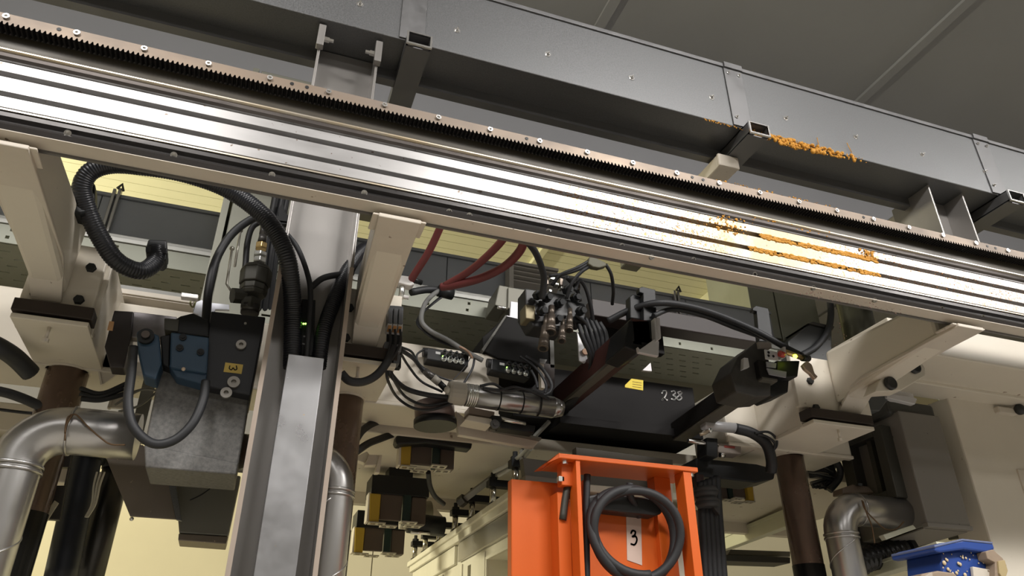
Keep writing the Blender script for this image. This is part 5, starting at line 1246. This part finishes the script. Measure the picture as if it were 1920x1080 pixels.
MB().prism([a+Vector((-.005,0,.052)), a+Vector((-.005,0,.066)), a+Vector((.05,0,.066)), a+Vector((.05,0,.052))], b-a).build('rail_lip', PALEG, t, bevel=.001)
t = thing('dark_floor_beam', 'dark beam below the sloping pale green rail', 'beam')
PR('beam', [(1362,1040),(1482,1045),(1482,1056),(1362,1052)], 2.5, .1, OLIVE, t, .002)
PR('beam_shelf', [(1370,1030),(1482,1034),(1482,1044),(1364,1040)], 2.55, .1, GREYS, t, .002)
t = thing('black_bellows', 'ribbed black bellows hose behind the silver pipe at the switch box', 'hose')
q = hosepts([(1590,1075,2.05),(1620,1050,2.05),(1660,1040,2.05),(1695,1030,2.05)], None, 8)
corrugated(q, .042, .022, .010).build('bellows', mat('shiny_bellows', (.014,.014,.014), .25), t)
MB().tube([q[-1], q[-1]+(q[-1]-q[-3]).normalized()*.02], .045, 16).build('cuff', BLACK, t)
t = thing('dark_pan', 'dark rounded pan behind the silver elbow at the switch box', 'pan')
PR('pan', [(1598,978),(1648,982),(1656,1000),(1652,1022),(1640,1030),(1602,1026),(1594,1000)], 2.15, .08, mat('pan_grey', (.07,.068,.062), .45), t, .01)
PR('pan_rim', [(1594,974),(1650,978),(1650,984),(1594,980)], 2.14, .1, BLACK, t, .002)
t = thing('shade_filler', 'added dark grey enclosure under the switch box', 'filler')
PR('filler', [(1660,1012),(1750,1012),(1755,1060),(1660,1062)], 2.25, .2, MATS['pan_grey'], t, .004)  # box added only to make this gap dark
PR('filler_post', [(1740,1012),(1748,1012),(1752,1040),(1744,1040)], 2.24, .03, OLIVE, t, .001)
t = thing('brown_saddle', 'brown saddle clamp above the silver elbow at the switch box', 'clamp')
PR('saddle', [(1580,915),(1600,908),(1630,912),(1640,924),(1580,926)], 2.0, .05, mat('brown_saddle', (.16,.12,.09), .5), t, .004)
MB().lathe(P(1612,911,Y=1.99), (0,-.2,1), [(0,.012),(.008,.012)], 6, False).build('bolt', BOLTM, t)
# ================================================================ spilled crumbs
def blobs(n, fn, r0, r1, seed, sc=(1,1,1)):
    random.seed(seed); m = MB()
    for i in range(n):
        p = fn(); r = r0+(r1-r0)*random.random()**2
        c = (random.uniform(.6,1.3), random.uniform(.6,1.1), random.uniform(.6,1.3))
        m.ball(p, r, 7, 5, (c[0]*sc[0], c[1]*sc[1], c[2]*sc[2]))
    return m
CRUMB = mat('orange_crumb', (.62,.30,.035), .75, nscale=60, namt=.5, col2=(.38,.15,.02), bump=.3, bscale=200)
def de(x): return -126.3+.264*x
def f1():
    x = random.triangular(1392, 1632, 1470); k = 1-abs(x-1480)/200
    return P(x, de(x)+random.uniform(-4, 11*max(.2, k)), Y=DY-.004-random.random()*.006)
def f2():
    x = random.uniform(1320, 1400); return P(x, de(x)+random.uniform(-1, 3), Y=DY-.003)
t = thing('crumb_clump', 'orange crumbs caked along the lower edge of the overhead duct', 'crumbs', kind='stuff')
blobs(330, f1, .002, .0085, 11).build('crumbs', CRUMB, t, kind='stuff')
blobs(60, f2, .001, .003, 12).build('crumbs', CRUMB, t, kind='stuff')
m = MB()
for x0, y0, x1, y1 in ((1532,258,1535,272),(1588,268,1597,286),(1470,258,1468,272)): m.tube(pix([(x0,y0),(x1,y1)], DY-.006), .0014, 5)
m.build('splinters', CRUMB, t, kind='stuff')
def g1():
    q = P(random.uniform(1428, 1632), 450, Y=1.3145); q.z = H+1.0505+random.uniform(-.0065,.0065); return q
def g2():
    q = P(random.uniform(1408, 1640), 480, Y=1.3145); q.z = H+1.004+random.uniform(-.006,.006); return q
def g3():
    x = random.gauss(1366, 16); return P(x, 421+(x-1366)*.21+random.uniform(-16,16), Y=1.3145)
def g4():
    x = random.uniform(1335,1570); return P(x, 22.7+.2345*x-1+random.uniform(-1.5,1.5), Y=1.302)
def g5():
    x = random.gauss(1625,10); return P(x, 474+(x-1620)*.2+random.uniform(-6,6), Y=1.313)
def g6():
    x = random.uniform(1660,1900); return P(x, 505+(x-1660)*.2+random.uniform(-22,22), Y=1.3148)
def g7():
    x = random.uniform(1400,1560); return P(x, 405+(x-1400)*.225+random.uniform(-5,5), Y=1.314)
t = thing('crumb_layer', 'orange crumbs caked in the grooves of the silver rail', 'crumbs', kind='stuff')
blobs(420, g1, .0022, .0055, 21, (1.6,.5,.8)).build('crumbs', CRUMB, t, kind='stuff')
blobs(400, g2, .002, .005, 22, (1.6,.5,.8)).build('crumbs', CRUMB, t, kind='stuff')
blobs(90, g3, .001, .004, 23, (1,.5,1)).build('crumbs', CRUMB, t, kind='stuff')
blobs(50, g4, .001, .0035, 24).build('crumbs', CRUMB, t, kind='stuff')
blobs(40, g5, .002, .006, 25, (1,.6,1)).build('crumbs', CRUMB, t, kind='stuff')
blobs(150, g6, .0006, .0022, 26, (1,.5,1)).build('crumbs', mat('rust_crumb', (.42,.18,.05), .8), t, kind='stuff')
blobs(24, g7, .001, .0035, 27, (1.5,.5,.8)).build('crumbs', CRUMB, t, kind='stuff')
SPAT = mat('brown_spatter', (.10,.05,.03), .7)
def s1(): return P(random.gauss(1573,14), random.uniform(600,738), X=1.722)
def s2():
    x = random.uniform(1500,1690); return P(x, 546+(x-1500)*.2+random.uniform(-5,6), Y=1.2995)
t = thing('brown_spatter', 'fine brown spatter dried on a cream bracket and the beam flange', 'spatter', kind='stuff')
blobs(70, s1, .0008, .003, 31, (.3,1,1)).build('spatter', SPAT, t, kind='stuff')
blobs(110, s2, .0007, .0022, 32, (1,.3,1)).build('spatter', SPAT, t, kind='stuff')
finish()
